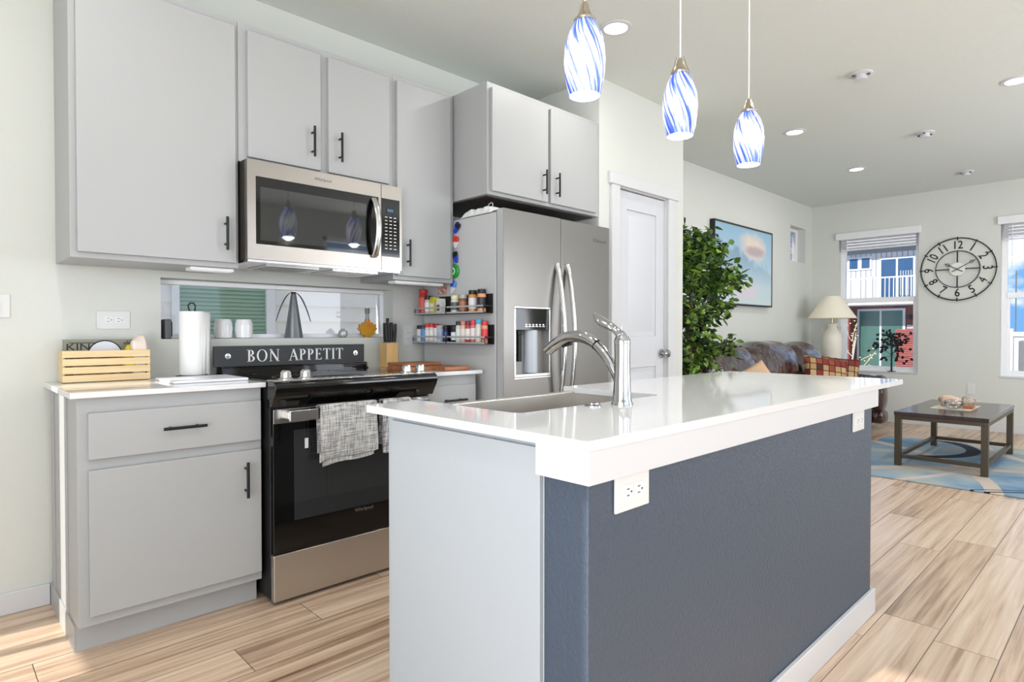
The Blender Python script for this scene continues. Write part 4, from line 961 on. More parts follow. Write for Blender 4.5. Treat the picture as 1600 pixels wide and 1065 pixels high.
# ================================================================== LIVING ROOM
# picture
pc = thing('framed_picture', 'large framed picture of mountains and clouds on the living room wall', 'picture', (6.44, YK, 1.385))
b = MB(); f0, f1, fz0, fz1, yf_ = 5.74, 7.12, 1.385, 2.245, YK-.055; w = .016
b.box(f0, f1, yf_, YK-.002, fz0, fz0+w).box(f0, f1, yf_, YK-.002, fz1-w, fz1).box(f0, f0+w, yf_, YK-.002, fz0+w, fz1-w).box(f1-w, f1, yf_, YK-.002, fz0+w, fz1-w)
b.build('frame', mattk, pc)
def picture_mat():
    m = D.materials.new('mountain_sky_print'); m.use_nodes = True; nt = m.node_tree; bb = nt.nodes['Principled BSDF']; N = nt.nodes.new; L = nt.links.new
    def mt(op, *a):
        n = N('ShaderNodeMath'); n.operation = op
        for i, v in enumerate(a):
            if isinstance(v, (int, float)): n.inputs[i].default_value = v
            else: L(v, n.inputs[i])
        return n.outputs[0]
    def mixc(f, A, B):
        n = N('ShaderNodeMix'); n.data_type = 'RGBA'
        for k, v in (('Factor', f), ('A', A), ('B', B)):
            if isinstance(v, tuple): n.inputs[k].default_value = (*lin(v), 1)
            elif isinstance(v, (int, float)): n.inputs[k].default_value = v
            else: L(v, n.inputs[k])
        return n.outputs['Result']
    tc = N('ShaderNodeTexCoord'); s = N('ShaderNodeSeparateXYZ'); L(tc.outputs['Object'], s.inputs[0]); X, Z = s.outputs['X'], s.outputs['Z']
    nz = N('ShaderNodeTexNoise'); nz.inputs['Scale'].default_value = 3.5; nz.inputs['Detail'].default_value = 6; L(tc.outputs['Object'], nz.inputs[0])
    n = mt('SUBTRACT', nz.outputs[0], .5)
    def blob(cx, cz, rx, rz, k=.9, soft=.5):
        d = mt('ADD', mt('POWER', mt('DIVIDE', mt('SUBTRACT', X, cx), rx), 2), mt('POWER', mt('DIVIDE', mt('SUBTRACT', Z, cz), rz), 2))
        r = N('ShaderNodeMapRange'); r.inputs['From Min'].default_value = 1.2; r.inputs['From Max'].default_value = .3; L(mt('ADD', d, mt('MULTIPLY', n, 2.2)), r.inputs[0]); return r.outputs[0]
    g = N('ShaderNodeMapRange'); g.inputs['From Min'].default_value = 0; g.inputs['From Max'].default_value = .85; L(Z, g.inputs[0])
    base = mixc(g.outputs[0], (198, 212, 212), (140, 180, 206))
    base = mixc(mt('MULTIPLY', blob(.20, .66, .34, .16), .95), base, (226, 206, 190))
    base = mixc(mt('MULTIPLY', blob(.22, .61, .26, .07), .8), base, (168, 150, 160))
    nr = N('ShaderNodeTexNoise'); nr.inputs['Scale'].default_value = 7; nr.inputs['Detail'].default_value = 6; L(tc.outputs['Object'], nr.inputs[0])
    ridge = mt('ADD', mt('MULTIPLY', X, -.24), mt('ADD', .56, mt('MULTIPLY', mt('SUBTRACT', nr.outputs[0], .5), .45)))
    r = N('ShaderNodeMapRange'); r.inputs['From Min'].default_value = -.01; r.inputs['From Max'].default_value = .06; L(mt('SUBTRACT', ridge, Z), r.inputs[0])
    fade = N('ShaderNodeMapRange'); fade.inputs['From Min'].default_value = .22; fade.inputs['From Max'].default_value = .62; L(Z, fade.inputs[0])
    base = mixc(mt('MULTIPLY', mt('MULTIPLY', r.outputs[0], fade.outputs[0]), .85), base, (118, 146, 172))
    base = mixc(mt('MULTIPLY', blob(.05, .16, .32, .11), .5), base, (222, 194, 206))
    L(base, bb.inputs['Base Color']); bb.inputs['Roughness'].default_value = .45; return m
bx(f0+w, f1-w, yf_+.006, yf_+.03, fz0+w, fz1-w).build('canvas', picture_mat(), pc)
b = MB(); b.box(f0+w, f1-w, yf_+.002, yf_+.006, fz0+w, fz0+w+.006).box(f0+w, f1-w, yf_+.002, yf_+.006, fz1-w-.006, fz1-w).box(f1-w-.006, f1-w, yf_+.002, yf_+.006, fz0+w, fz1-w).build('inner_lip', brightst, pc)

# wall clock
CX, CY, CZc = XF-.03, 1.480, 1.812
ck = thing('wall_clock', 'large round open-frame wall clock with black numerals between two windows', 'clock', (XF, CY, 1.46))
def ringx(r_, rad, n=64): return [(CX, CY+r_*math.cos(2*PI*k/n), CZc+r_*math.sin(2*PI*k/n)) for k in range(n)], rad
for nm, r_, rd in (('outer_ring', .352, .006), ('inner_ring', .205, .004)):
    p_, q = ringx(r_, rd); MB().tube(p_, q, 8, closed=True).build(nm, clockm, ck)
MB().lathe([(.214, .012), (.340, .012), (.340, .018), (.212, .018), (.212, .012)], (CX, CY, CZc), 64, 'x', False, False).build('numeral_band', clockf, ck)
for k in range(12):
    a = k*PI/6; dy, dz = math.sin(a), math.cos(a)      # clockwise seen from -X: +Y is left
    MB().tube([(CX-.002, CY-dy*.322, CZc+dz*.322), (CX-.002, CY-dy*.366, CZc+dz*.366)], .0055, 6).build('hour_tick', clockm, ck)
    rot_ = -a if (k <= 3 or k >= 9) else PI-a
    txt = str(12 if k == 0 else k)
    text('numeral', txt, .128, (CX+.010, CY-dy*.270, CZc+dz*.270), FACE_X @ Matrix.Rotation(rot_, 4, 'Z'), clockm, ck, .002, sx=.80, bold=0 if k == 4 else .0012)
for k in range(4):
    a = k*PI/2; dy, dz = math.sin(a), math.cos(a)
    MB().tube([(CX, CY-dy*.075, CZc+dz*.075), (CX, CY-dy*.205, CZc+dz*.205)], .0065, 6).build('spoke', clockm, ck)
MB().lathe([(0, .014), (.075, .014), (.075, .006), (0, .004)], (CX, CY, CZc), 40, 'x', False, False).build('centre_disc', M('clock_disc', (228, 226, 220), .4), ck)
for nm, a, l, rd in (('hour_hand', R(-60), .135, .0045), ('minute_hand', R(60), .195, .004)):
    dy, dz = math.sin(a), math.cos(a)
    b = MB().tube([(CX-.008, CY+dy*.06, CZc-dz*.06), (CX-.008, CY-dy*l, CZc+dz*l)], rd, 6)
    q = [(CX-.008, CY-dy*(l*.78)+.016*math.cos(t_)*1, CZc+dz*(l*.78)+.016*math.sin(t_)) for t_ in [2*PI*i/12 for i in range(12)]]
    b.tube(q, .003, 6, closed=True); b.build(nm, clockm, ck)
MB().box(CX+.018, XF-.001, CY-.03, CY+.03, CZc-.03, CZc+.03).build('movement_box', mattk, ck)

# blinds
def blind(y0, y1, z1, stack, label, wand):
    t = thing('window_blind', label, 'blind', (XF, (y0+y1)/2, z1-stack-.1))
    bx(XF-.030, XF+.03, y0-.02, y1+.025, z1-.075, z1+.012).build('valance', blindm, t, bevel=.004)
    n = int(stack/.012); b = MB()
    for k in range(n):
        z = z1-.078-k*.012; b.box(XF+.005, XF+.052, y0+.03, y1-.03, z-.0045+.002*math.sin(k*2.1), z+.002*math.sin(k*2.1))
    b.build('slats', blindm, t); bx(XF+.005, XF+.052, y0+.03, y1-.03, z1-.078-stack-.016, z1-.078-stack-.002).build('bottom_rail', blindm, t, bevel=.003)
    yw_ = y1-.10
    MB().cyl((XF-.002, yw_, z1-.08), (XF-.002, yw_, z1-wand), .004, 8).build('tilt_wand', blindm, t)
blind(W2[0], W2[1], 2.345, .12, 'white slatted blind pulled up at the window beside the lamp', .62)
blind(W3[0], W3[1], 2.345, .15, 'white slatted blind pulled up at the window cut by the photo edge', .55)

# sofa
so_ = thing('leather_sofa', 'brown glossy leather sofa with puffy back cushions along the living room wall', 'sofa', (6.4, 2.55, 0))
def puff(c, h, e=(.55, .38), bulge=0, seed=0, amp=.012, lean=0):
    b = MB(); rr = random.Random(seed); ph = [rr.random()*6 for _ in range(5)]
    def fn(p):
        dx, dy, dz = p[0]-c[0], p[1]-c[1], p[2]-c[2]
        edge = min(1, abs(dx)/h[0])**3
        wr = math.sin(dx*38+ph[0]+4*dz)*amp*edge+math.sin(dz*26+dx*14+ph[1])*amp*.5
        k = 1+wr/max(h[1], .01)*.4
        return (c[0]+dx, c[1]+dy*k+lean*dz, c[2]+dz*(1+wr*.6/h[2]))
    b.sq(c, h, e, 44, 28, fn); return b
S0, S1 = 4.82, 7.93; A0, A1 = 5.06, 7.69; BND = (5.06, 5.98, 6.98, 7.69)
bx(S0+.03, S1-.03, 2.16, 3.03, .05, .30).build('sofa_base', leather, so_, bevel=.03, seg=3)
for k in range(3):
    c = (BND[k]+BND[k+1])/2; hwd = (BND[k+1]-BND[k])/2
    puff((c, 2.42, .39), (hwd+.006, .38, .115), (.45, .3), seed=k).build('seat_cushion', leather, so_, smooth=80)
    puff((c, 2.80, .73+(0, .03, .01)[k]), (hwd+.045, .20, .245), (.8, .62), seed=k+5, lean=.18, amp=.020).build('back_cushion', leather, so_, smooth=80)
for a0, a1, sd_ in ((S0, A0-.004, 21), (A1+.004, S1, 22)):
    cx = (a0+a1)/2
    puff((cx, 2.53, .28), ((a1-a0)/2-.02, .46, .24), (.4, .35), seed=sd_).build('arm', leather, so_, smooth=80)
    puff((cx, 2.51, .535), ((a1-a0)/2+.0, .47, .095), (.8, .4), seed=sd_+4).build('arm_pad', leather, so_, smooth=80)
    puff((cx, 2.085, .40), ((a1-a0)/2, .07, .21), (.6, .6), seed=sd_+8).build('arm_front', leather, so_, smooth=80)
    puff((cx, 2.085, .14), ((a1-a0)/2-.01, .075, .085), (.7, .5), seed=sd_+9).build('arm_front_roll', leather, so_, smooth=80)
for x in (S0+.12, S1-.12):
    for y in (2.2, 2.95): bx(x-.03, x+.03, y-.03, y+.03, 0, .06).build('foot', mattk, so_, bevel=.004)
# pillows
def plaid():
    m = D.materials.new('patchwork_plaid'); m.use_nodes = True; nt = m.node_tree; bb = nt.nodes['Principled BSDF']; N = nt.nodes.new; L = nt.links.new
    tc = N('ShaderNodeTexCoord'); mp = N('ShaderNodeMapping'); mp.inputs['Scale'].default_value = (15, 15, 15)
    mp.inputs['Location'].default_value = (0, .35, 0)
    fl = N('ShaderNodeVectorMath'); fl.operation = 'FLOOR'; fr_ = N('ShaderNodeVectorMath'); fr_.operation = 'FRACTION'
    ml = N('ShaderNodeVectorMath'); ml.operation = 'MULTIPLY'; ml.inputs[1].default_value = (1, 0, 1)
    L(tc.outputs['Object'], mp.inputs[0]); L(mp.outputs[0], ml.inputs[0]); L(ml.outputs[0], fl.inputs[0]); L(ml.outputs[0], fr_.inputs[0])
    wn = N('ShaderNodeTexWhiteNoise'); L(fl.outputs[0], wn.inputs['Vector'])
    rp = N('ShaderNodeValToRGB'); rp.color_ramp.interpolation = 'CONSTANT'; e = rp.color_ramp.elements
    cols = [(132, 44, 32), (178, 140, 96), (142, 70, 44), (88, 32, 26), (192, 160, 116), (108, 56, 38)]
    e[0].position = 0; e[0].color = (*lin(cols[0]), 1); e[1].position = 1/6; e[1].color = (*lin(cols[1]), 1)
    for i in range(2, 6): k = e.new(i/6); k.color = (*lin(cols[i]), 1)
    L(wn.outputs['Value'], rp.inputs[0]); s = N('ShaderNodeSeparateXYZ'); L(fr_.outputs[0], s.inputs[0])
    a = N('ShaderNodeMath'); a.operation = 'MINIMUM'; L(s.outputs['X'], a.inputs[0]); L(s.outputs['Z'], a.inputs[1])
    c = N('ShaderNodeMath'); c.operation = 'GREATER_THAN'; c.inputs[1].default_value = .13; L(a.outputs[0], c.inputs[0])
    mx = N('ShaderNodeMix'); mx.data_type = 'RGBA'; mx.inputs['A'].default_value = (*lin((48, 22, 18)), 1); L(c.outputs[0], mx.inputs['Factor']); L(rp.outputs[0], mx.inputs['B'])
    L(mx.outputs['Result'], bb.inputs['Base Color']); bb.inputs['Roughness'].default_value = .85; return m
pl_ = plaid()
def pillow(loc, rot, hw, hh, ht, mat_, label):
    b = MB(); n = 16
    for s in (1, -1):
        vs = []; 
        for i in range(n+1):
            for j in range(n+1):
                u, v = -1+2*i/n, -1+2*j/n; t_ = (max(0, 1-u**4)*max(0, 1-v**4))**.5
                pin = 1-.07*(1-abs(u))*abs(v)**3; pin2 = 1-.07*(1-abs(v))*abs(u)**3
                vs.append((hw*u*pin2, s*ht*t_, hh*v*pin))
        b.add(vs, [(i*(n+1)+j, i*(n+1)+j+1, (i+1)*(n+1)+j+1, (i+1)*(n+1)+j) for i in range(n) for j in range(n)])
    o = b.build('throw_pillow', mat_, None, origin=(0, 0, 0), smooth=80, weld=True); o.location = loc; o.rotation_euler = rot
    tag(o, label, 'pillow'); return o
pillow((6.93, 2.36, .665), (R(-16), R(8), R(-42)), .245, .165, .06, pl_, 'red and tan patchwork pillow in front, toward the middle of the sofa')
pillow((7.50, 2.40, .650), (R(-14), R(6), R(-62)), .20, .16, .05, pl_, 'second red and tan patchwork pillow, tucked behind near the sofa arm')
pillow((5.46, 2.47, .64), (R(-30), R(-24), R(-30)), .20, .15, .06, M('pillow_tan', (206, 170, 140), .85), 'plain tan pillow lying against the sofa back near the plant')

# side table and lamp
st = thing('side_table', 'dark side table in the corner carrying the cream lamp', 'side table', (8.15, 2.72, 0))
bx(7.96, 8.34, 2.50, 2.94, .57, .60).build('table_top', tabm, st, bevel=.004)
for x in (7.98, 8.29):
    for y in (2.52, 2.89): bx(x, x+.03, y, y+.03, 0, .57).build('leg', tabm, st, bevel=.002)
lm = thing('table_lamp', 'cream ceramic urn lamp with wide conical fabric shade in the corner', 'lamp', (8.10, 2.69, .601))
lb_ = [(.075, .602), (.085, .61), (.088, .64), (.098, .75), (.112, .88), (.118, .97), (.110, 1.05), (.085, 1.11), (.060, 1.14), (.055, 1.17), (.066, 1.185), (.066, 1.205), (.045, 1.212), (0, 1.213)]
MB().lathe(lb_, (8.10, 2.69, 0), 36, cap1=False).build('ceramic_body', ceram, lm, smooth=60)
for s in (-1, 1): MB().tube(spl([(8.10, 2.69+s*.055, 1.175), (8.10, 2.69+s*.100, 1.170), (8.10, 2.69+s*.112, 1.130), (8.10, 2.69+s*.100, 1.085)]), .010, 10).build('ear_handle', ceram, lm)
MB().cyl((8.10, 2.69, 1.213), (8.10, 2.69, 1.30), .012, 12).build('socket_stem', M('lamp_brass', (196, 176, 130), .3, .9), lm)
sh = MB(); sh.lathe([(.275, 1.268), (.095, 1.540), (.092, 1.538), (.272, 1.268)], (8.10, 2.69, 0), 48, cap0=False, cap1=False); sh.build('lamp_shade', shadem, lm, smooth=60)
b = MB(); b.tube([(8.10+.094, 2.69, 1.53), (8.10-.094, 2.69, 1.53)], .003, 6).cyl((8.10, 2.69, 1.30), (8.10, 2.69, 1.535), .004, 8); b.build('harp', brightst, lm)

# ficus
fp = thing('potted_ficus', 'tall bushy artificial ficus tree in a pot behind the pantry wall corner', 'potted plant', (4.56, 2.62, 0))
MB().lathe([(.12, 0), (.165, .02), (.18, .30), (.17, .32), (.155, .30), (.0, .28)], (4.56, 2.62, 0), 28, cap1=False).build('pot', M('pot_brown', (96, 70, 52), .6), fp)
tr = MB(); rr = random.Random(4)
tips = []
tr.tube(spl([(4.56, 2.62, .28), (4.57, 2.60, .7), (4.55, 2.62, 1.1), (4.58, 2.60, 1.5), (4.57, 2.58, 1.85)]), .018, 8)
for k in range(46):
    z0 = .70+1.05*rr.random(); a = rr.uniform(0, 2*PI); ln = rr.uniform(.16, .38)*(1.0 if z0 < 1.5 else .8)
    e_ = Vector((4.565+ln*math.cos(a), 2.60+ln*math.sin(a)*.85, z0+rr.uniform(.02, .28)-(.15 if z0 < 1.0 else 0)))
    if e_.y > 3.0: e_.y = 2.98
    if e_.x < 4.24: e_.x = 4.24
    if e_.y < 2.52 and e_.x < 4.30: e_.x = 4.32
    p_ = spl([(4.565, 2.61, z0), ((4.565+e_.x)/2, (2.61+e_.y)/2, (z0+e_.z)/2+.05), e_], 5); tr.tube(p_, [.006-.004*i/(len(p_)-1) for i in range(len(p_))], 5); tips.append(p_)
for e_, z0 in (((4.92, 2.40, .98), .95), ((4.88, 2.38, 1.62), 1.45), ((4.80, 2.45, 1.80), 1.6), ((4.86, 2.36, 1.50), 1.35), ((4.93, 2.37, 1.56), 1.45), ((4.82, 2.42, 1.30), 1.2)):
    p_ = spl([(4.565, 2.61, z0), ((4.565+e_[0])/2, (2.61+e_[1])/2, (z0+e_[2])/2+.04), e_], 6); tr.tube(p_, .004, 5); tips += [p_, p_]
tr.build('branches', bark, fp)
def leaves(name, mat_, seed, cnt):
    lv_ = MB(); r2 = random.Random(seed)
    for k in range(cnt):
        p_ = tips[r2.randrange(len(tips))]; q = p_[r2.randrange(len(p_)//3, len(p_))]
        c = Vector(q)+Vector((r2.gauss(0, .035), r2.gauss(0, .03), r2.gauss(-.01, .04)))
        if c.y > 3.02 or (c.x < 4.22): continue
        d = Vector((r2.gauss(0, 1), r2.gauss(0, 1), r2.gauss(-.35, .6))).normalized(); sd = d.cross(Vector((r2.gauss(0, .5), r2.gauss(0, .5), 1))).normalized(); up = sd.cross(d)
        L_ = r2.uniform(.055, .095); w_ = L_*.27
        P = [c, c+d*L_*.3+sd*w_+up*.006, c+d*L_*.65+sd*w_*.85+up*.004, c+d*L_, c+d*L_*.65-sd*w_*.85+up*.004, c+d*L_*.3-sd*w_+up*.006, c+d*L_*.45-up*.004]
        lv_.add(P, [(0, 1, 6), (1, 2, 6), (2, 3, 6), (3, 4, 6), (4, 5, 6), (5, 0, 6)])
    return lv_.build(name, mat_, fp, smooth=60)
leaves('foliage', leaf, 1, 1500); leaves('foliage', M('leaf_dark', (38, 66, 34), .5), 2, 900); leaves('foliage', M('leaf_fresh', (138, 174, 72), .45), 3, 520)

# rug
def rug_mat():
    m = D.materials.new('abstract_rug'); m.use_nodes = True; nt = m.node_tree; bb = nt.nodes['Principled BSDF']; N = nt.nodes.new; L = nt.links.new
    def mt(op, *a):
        n = N('ShaderNodeMath'); n.operation = op
        for i, v in enumerate(a):
            if isinstance(v, (int, float)): n.inputs[i].default_value = v
            else: L(v, n.inputs[i])
        return n.outputs[0]
    def mixc(f, A, B):
        n = N('ShaderNodeMix'); n.data_type = 'RGBA'
        for k, v in (('Factor', f), ('A', A), ('B', B)):
            if isinstance(v, tuple): n.inputs[k].default_value = (*lin(v), 1)
            elif isinstance(v, (int, float)): n.inputs[k].default_value = v
            else: L(v, n.inputs[k])
        return n.outputs['Result']
    tc = N('ShaderNodeTexCoord'); s = N('ShaderNodeSeparateXYZ'); L(tc.outputs['Object'], s.inputs[0]); X, Y = s.outputs['X'], s.outputs['Y']
    nz = N('ShaderNodeTexNoise'); nz.inputs['Scale'].default_value = 1.7; nz.inputs['Detail'].default_value = 3; L(tc.outputs['Object'], nz.inputs[0])
    rp = N('ShaderNodeValToRGB'); e = rp.color_ramp.elements; e[0].position = .36; e[0].color = (*lin((96, 138, 172)), 1); e[1].position = .64; e[1].color = (*lin((184, 188, 180)), 1)
    k = e.new(.48); k.color = (*lin((142, 166, 184)), 1); L(nz.outputs[0], rp.inputs[0]); col = rp.outputs[0]
    def ring(cx, cy, r, w, c, col, sq=1.0, cond=None):
        d = mt('SQRT', mt('ADD', mt('POWER', mt('SUBTRACT', X, cx), 2), mt('POWER', mt('MULTIPLY', mt('SUBTRACT', Y, cy), sq), 2)))
        f = mt('LESS_THAN', mt('ABSOLUTE', mt('SUBTRACT', d, r)), w)
        if cond is not None: f = mt('MULTIPLY', f, cond)
        return mixc(f, col, c)
    col = ring(-1.5, 2.2, 2.35, .05, (206, 190, 176), col); col = ring(2.2, -2.0, 2.6, .045, (210, 198, 186), col); col = ring(.2, 2.6, 2.5, .03, (206, 196, 190), col); col = ring(-2.4, -1.2, 2.5, .06, (198, 182, 168), col)
    col = ring(.52, .86, .60, .055, (22, 24, 44), col, 1.0, mt('LESS_THAN', Y, mt('ADD', .62, mt('MULTIPLY', X, .12))))
    col = ring(-2.0, -1.0, 1.32, .012, (20, 22, 34), col); col = ring(-2.0, -1.0, 1.38, .008, (20, 22, 34), col); col = ring(-1.6, 3.0, 2.05, .012, (20, 22, 34), col)
    n2 = N('ShaderNodeTexNoise'); n2.inputs['Scale'].default_value = 190; L(tc.outputs['Object'], n2.inputs[0])
    bp = N('ShaderNodeBump'); bp.inputs['Strength'].default_value = .6; bp.inputs['Distance'].default_value = .004; L(n2.outputs[0], bp.inputs['Height']); L(bp.outputs[0], bb.inputs['Normal'])
    col = mixc(mt('MULTIPLY', n2.outputs[0], .25), col, (60, 70, 84))
    L(col, bb.inputs['Base Color']); bb.inputs['Roughness'].default_value = .95; return m
t = bx(5.19, 7.32, -.75, 1.86, .0005, .012).build('area_rug', rug_mat(), None, bevel=.004, origin=(6.255, .8, .0005)); tag(t, 'blue and beige abstract area rug under the coffee table', 'rug')

# coffee table
tb = thing('coffee_table', 'low coffee table with dark top and square bronze metal frame', 'coffee table', (6.34, 1.11, .012))
T0, T1, U0, U1, zt_ = 5.70, 6.98, .795, 1.415, .452
bx(T0, T1, U0, U1, zt_-.030, zt_).build('table_top', tabm, tb, bevel=.002)
b = MB(); lw = .045
b.box(T0+.004, T1-.004, U0+.004, U0+.004+.03, zt_-.062, zt_-.0305).box(T0+.004, T1-.004, U1-.034, U1-.004, zt_-.062, zt_-.0305).box(T0+.004, T0+.034, U0+.034, U1-.034, zt_-.062, zt_-.0305).box(T1-.034, T1-.004, U0+.034, U1-.034, zt_-.062, zt_-.0305)
b.build('top_frame', tabf, tb, bevel=.0015)
for x in (T0+.004, T1-.004-lw):
    for y in (U0+.004, U1-.004-lw): bx(x, x+lw, y, y+lw, .0125, zt_-.062).build('leg', tabf, tb, bevel=.002)
b = [(T0+.012, T0+.042, U0+.05, U1-.05), (T1-.042, T1-.012, U0+.05, U1-.05)]
for q in b: bx(*q, .075, .105).build('stretcher', tabf, tb, bevel=.0015)
for y in (U0+.012, U1-.042): bx(T0+.05, T1-.05, y, y+.03, .075, .105).build('stretcher', tabf, tb, bevel=.0015)
ZT = zt_+.0005
t = bx(6.14, 6.62, .98, 1.26, ZT, ZT+.003).build('place_mat', M('mat_cream', (206, 196, 180), .9), None, origin=(6.38, 1.12, ZT)); tag(t, 'cream cloth mat under the trinkets on the coffee table', 'mat')
ZT += .0035
t = MB().lathe([(.030, ZT), (.055, ZT+.012), (.072, ZT+.035), (.076, ZT+.052), (.072, ZT+.062), (.067, ZT+.058), (.060, ZT+.03), (0, ZT+.014)], (6.22, 1.11, 0), 26, cap1=False).build('glass_bowl', jarglass, None, origin=(6.22, 1.11, ZT)); tag(t, 'round clear glass bowl on the coffee table', 'bowl')
t = crumple((6.42, 1.17, ZT+.045), (.085, .075, .045), 5, .3, e=.9).build('seashell', M('shell_cream', (214, 190, 168), .5, var=((20, 20, 60), .6, (160, 120, 100))), None, origin=(6.42, 1.17, ZT), smooth=60); tag(t, 'cream conch seashell on the coffee table', 'seashell')
t = crumple((6.56, 1.06, ZT+.040), (.060, .055, .040), 8, .35, e=.8).build('seashell', M('shell_grey', (196, 186, 172), .5, var=((40, 40, 60), .8, (110, 90, 80))), None, origin=(6.56, 1.06, ZT), smooth=60); tag(t, 'small rough grey-brown shell behind the wooden box', 'seashell')
t = bx(6.27, 6.38, .985, 1.055, ZT, ZT+.028).build('wooden_box', woodr, None, bevel=.003, origin=(6.32, 1.02, ZT)); tag(t, 'small reddish wooden box beside the glass bowl', 'box')

# metal tree ornament on the sill
mt_ = thing('metal_tree', 'dark metal tree ornament with leaves on the living room window sill', 'ornament', (XF+.035, 2.14, .615))
b = MB(); b.cyl((XF+.035, 2.14, .6145), (XF+.035, 2.14, .622), .045, 20); b.tube([(XF+.035, 2.14, .62), (XF+.035, 2.14, .95)], .010, 8)
rr = random.Random(12); tp = []
for k in range(24):
    a = R(-40+k*260/23); l = rr.uniform(.13, .25); z0 = .80+rr.random()*.22
    e_ = (XF+.035, 2.14+l*math.cos(a), z0+l*math.sin(a)*.85); p_ = spl([(XF+.035, 2.14, z0), (XF+.035+rr.uniform(-.01, .01), 2.14+l*.5*math.cos(a+.3), z0+l*.5*math.sin(a+.3)), e_], 6); b.tube(p_, .003, 6); tp.append(p_)
b.build('trunk', clockm, mt_)
b = MB()
for p_ in tp:
    for q in (p_[-1], p_[-4], p_[-7], p_[5]):
        c = q+Vector((0, rr.uniform(-.02, .02), rr.uniform(-.02, .02))); a = rr.random()*6.28; l, w_ = .044, .015
        pl2 = [(0, 0), (l*.3, w_), (l*.7, w_*.8), (l, 0), (l*.7, -w_*.8), (l*.3, -w_)]
        P = [(c.y+x*math.cos(a)-y*math.sin(a), c.z+x*math.sin(a)+y*math.cos(a)) for x, y in pl2]; b.prism(P, 'x', c.x-.002, c.x+.002)
b.build('leaves', clockm, mt_)

# ================================================================== OUTSIDE
snow = M('snow_ground', (226, 228, 232), .9)
g = MB().box(-30, 220, -120, 160, -.62, -.50).build('ground', snow); struct(g)
BX = 30.0
def fy(v): return v*BX/19
def fz(v): return 1.1+(v-1.1)*BX/19
def F(a, b_, z0, z1, d0=0, d1=.1): return (BX-d1, BX-d0, fy(a), fy(b_), fz(z0), fz(z1))
bw = M('siding_white', (190, 192, 196), .7); brn = M('panel_brown', (106, 60, 52), .7); gl_b = M('window_blue_dark', (46, 76, 110), .1, spec=.8); gl_g = M('window_green', (58, 92, 84), .2, spec=.6)
pinks = M('siding_red', (140, 70, 64), .7); soffit_shade = M('soffit_shade_grey', (110, 114, 118), .7)
bd = thing('neighbour_house', 'white and brown two-storey house across the street seen through the window', 'house', (BX, fy(5), -.5))
MB().box(BX, BX+6, fy(3.9), fy(7.4), -.5, fz(1.9)).build('lower_wall', brn, bd)
b = MB().box(BX, BX+6, fy(3.9), fy(7.4), fz(1.9), fz(3.42))
uw = b.build('upper_wall', bw, bd); b = MB()
k = fy(3.9)
while k < fy(7.4): b.box(BX-.02, BX, k, k+.04, fz(1.98), fz(3.3)); k += .2
b.build('battens', M('batten_grey', (140, 144, 150), .7), uw)
bx(BX-.9, BX+6, fy(3.9), fy(7.5), fz(3.42), fz(3.60)).build('roof', bw, bd)
bx(BX-.06, BX-.0, fy(3.9), fy(7.4), fz(3.28), fz(3.42)).build('soffit_shade_band', soffit_shade, bd)  # grey strip paints the shade under the eave
for a, b_ in ((5.63, 5.84), (5.33, 5.53)):
    f_ = bx(*F(a-.05, b_+.05, 2.83, 3.21, 0, .05)).build('window_trim', bw, bd); bx(*F(a, b_, 2.88, 3.16, .05, .06)).build('window_glass', gl_b, f_)
f_ = bx(*F(4.24, 5.09, 2.0, 3.13, 0, .06)).build('balcony_door', bw, bd)
for a, b_ in ((4.69, 5.04), (4.29, 4.64)): bx(*F(a, b_, 2.05, 3.08, .06, .07)).build('door_glass', gl_b, f_)
curt = M('curtain_grey', (150, 156, 160), .8)
b = MB()
for k in range(5): b.box(BX-.085, BX-.075, fy(4.32+k*.06), fy(4.345+k*.06), fz(2.08), fz(2.75))
b.build('curtain', curt, f_)
bx(BX-1.6, BX, fy(3.9), fy(7.4), fz(1.82), fz(1.98)).build('balcony_deck', bw, bd)
b = MB().box(BX-1.6, BX-1.55, fy(3.9), fy(7.4), fz(2.50), fz(2.535)); k = fy(3.9)
while k < fy(7.4): b.box(BX-1.59, BX-1.56, k, k+.03, fz(1.98), fz(2.51)); k += .155
b.box(BX-1.63, BX-1.52, fy(4.98), fy(5.04), fz(1.98), fz(2.56)); b.build('balcony_railing', bw, bd)
f_ = bx(*F(4.46, 5.63, .10, 1.74, 0, .06)).build('patio_door', bw, bd)
for a, b_ in ((5.07, 5.57), (4.52, 5.02)): bx(*F(a, b_, .16, 1.68, .06, .07)).build('door_glass', gl_g, f_)
bx(*F(4.30, 4.38, 1.44, 1.56, 0, .15)).build('wall_sconce', mattk, bd)
pq = bx(*F(4.25, 4.42, 1.19, 1.29, 0, .04)).build('address_plate', bw, bd)
text('address_numbers', '4692', .13, (BX-.045, fy(4.335), fz(1.24)), FACE_X, mattk, pq, .003)
b = MB()
for k in range(18): b.box(BX-1.2, BX-1.14, fy(3.95), fy(4.50), -.3+k*.085, -.3+k*.085+.065)
b.box(BX-1.14, BX-1.0, fy(3.95), fy(4.50), -.4, 1.2); b2 = MB()
for k in range(27): b2.box(BX-1.2, BX-1.14, fy(5.62), fy(7.0), -.3+k*.085, -.3+k*.085+.065)
b2.box(BX-1.14, BX-1.0, fy(5.62), fy(7.0), -.4, 1.95)
b.build('red_siding', pinks, bd); b2.build('red_siding', pinks, bd)
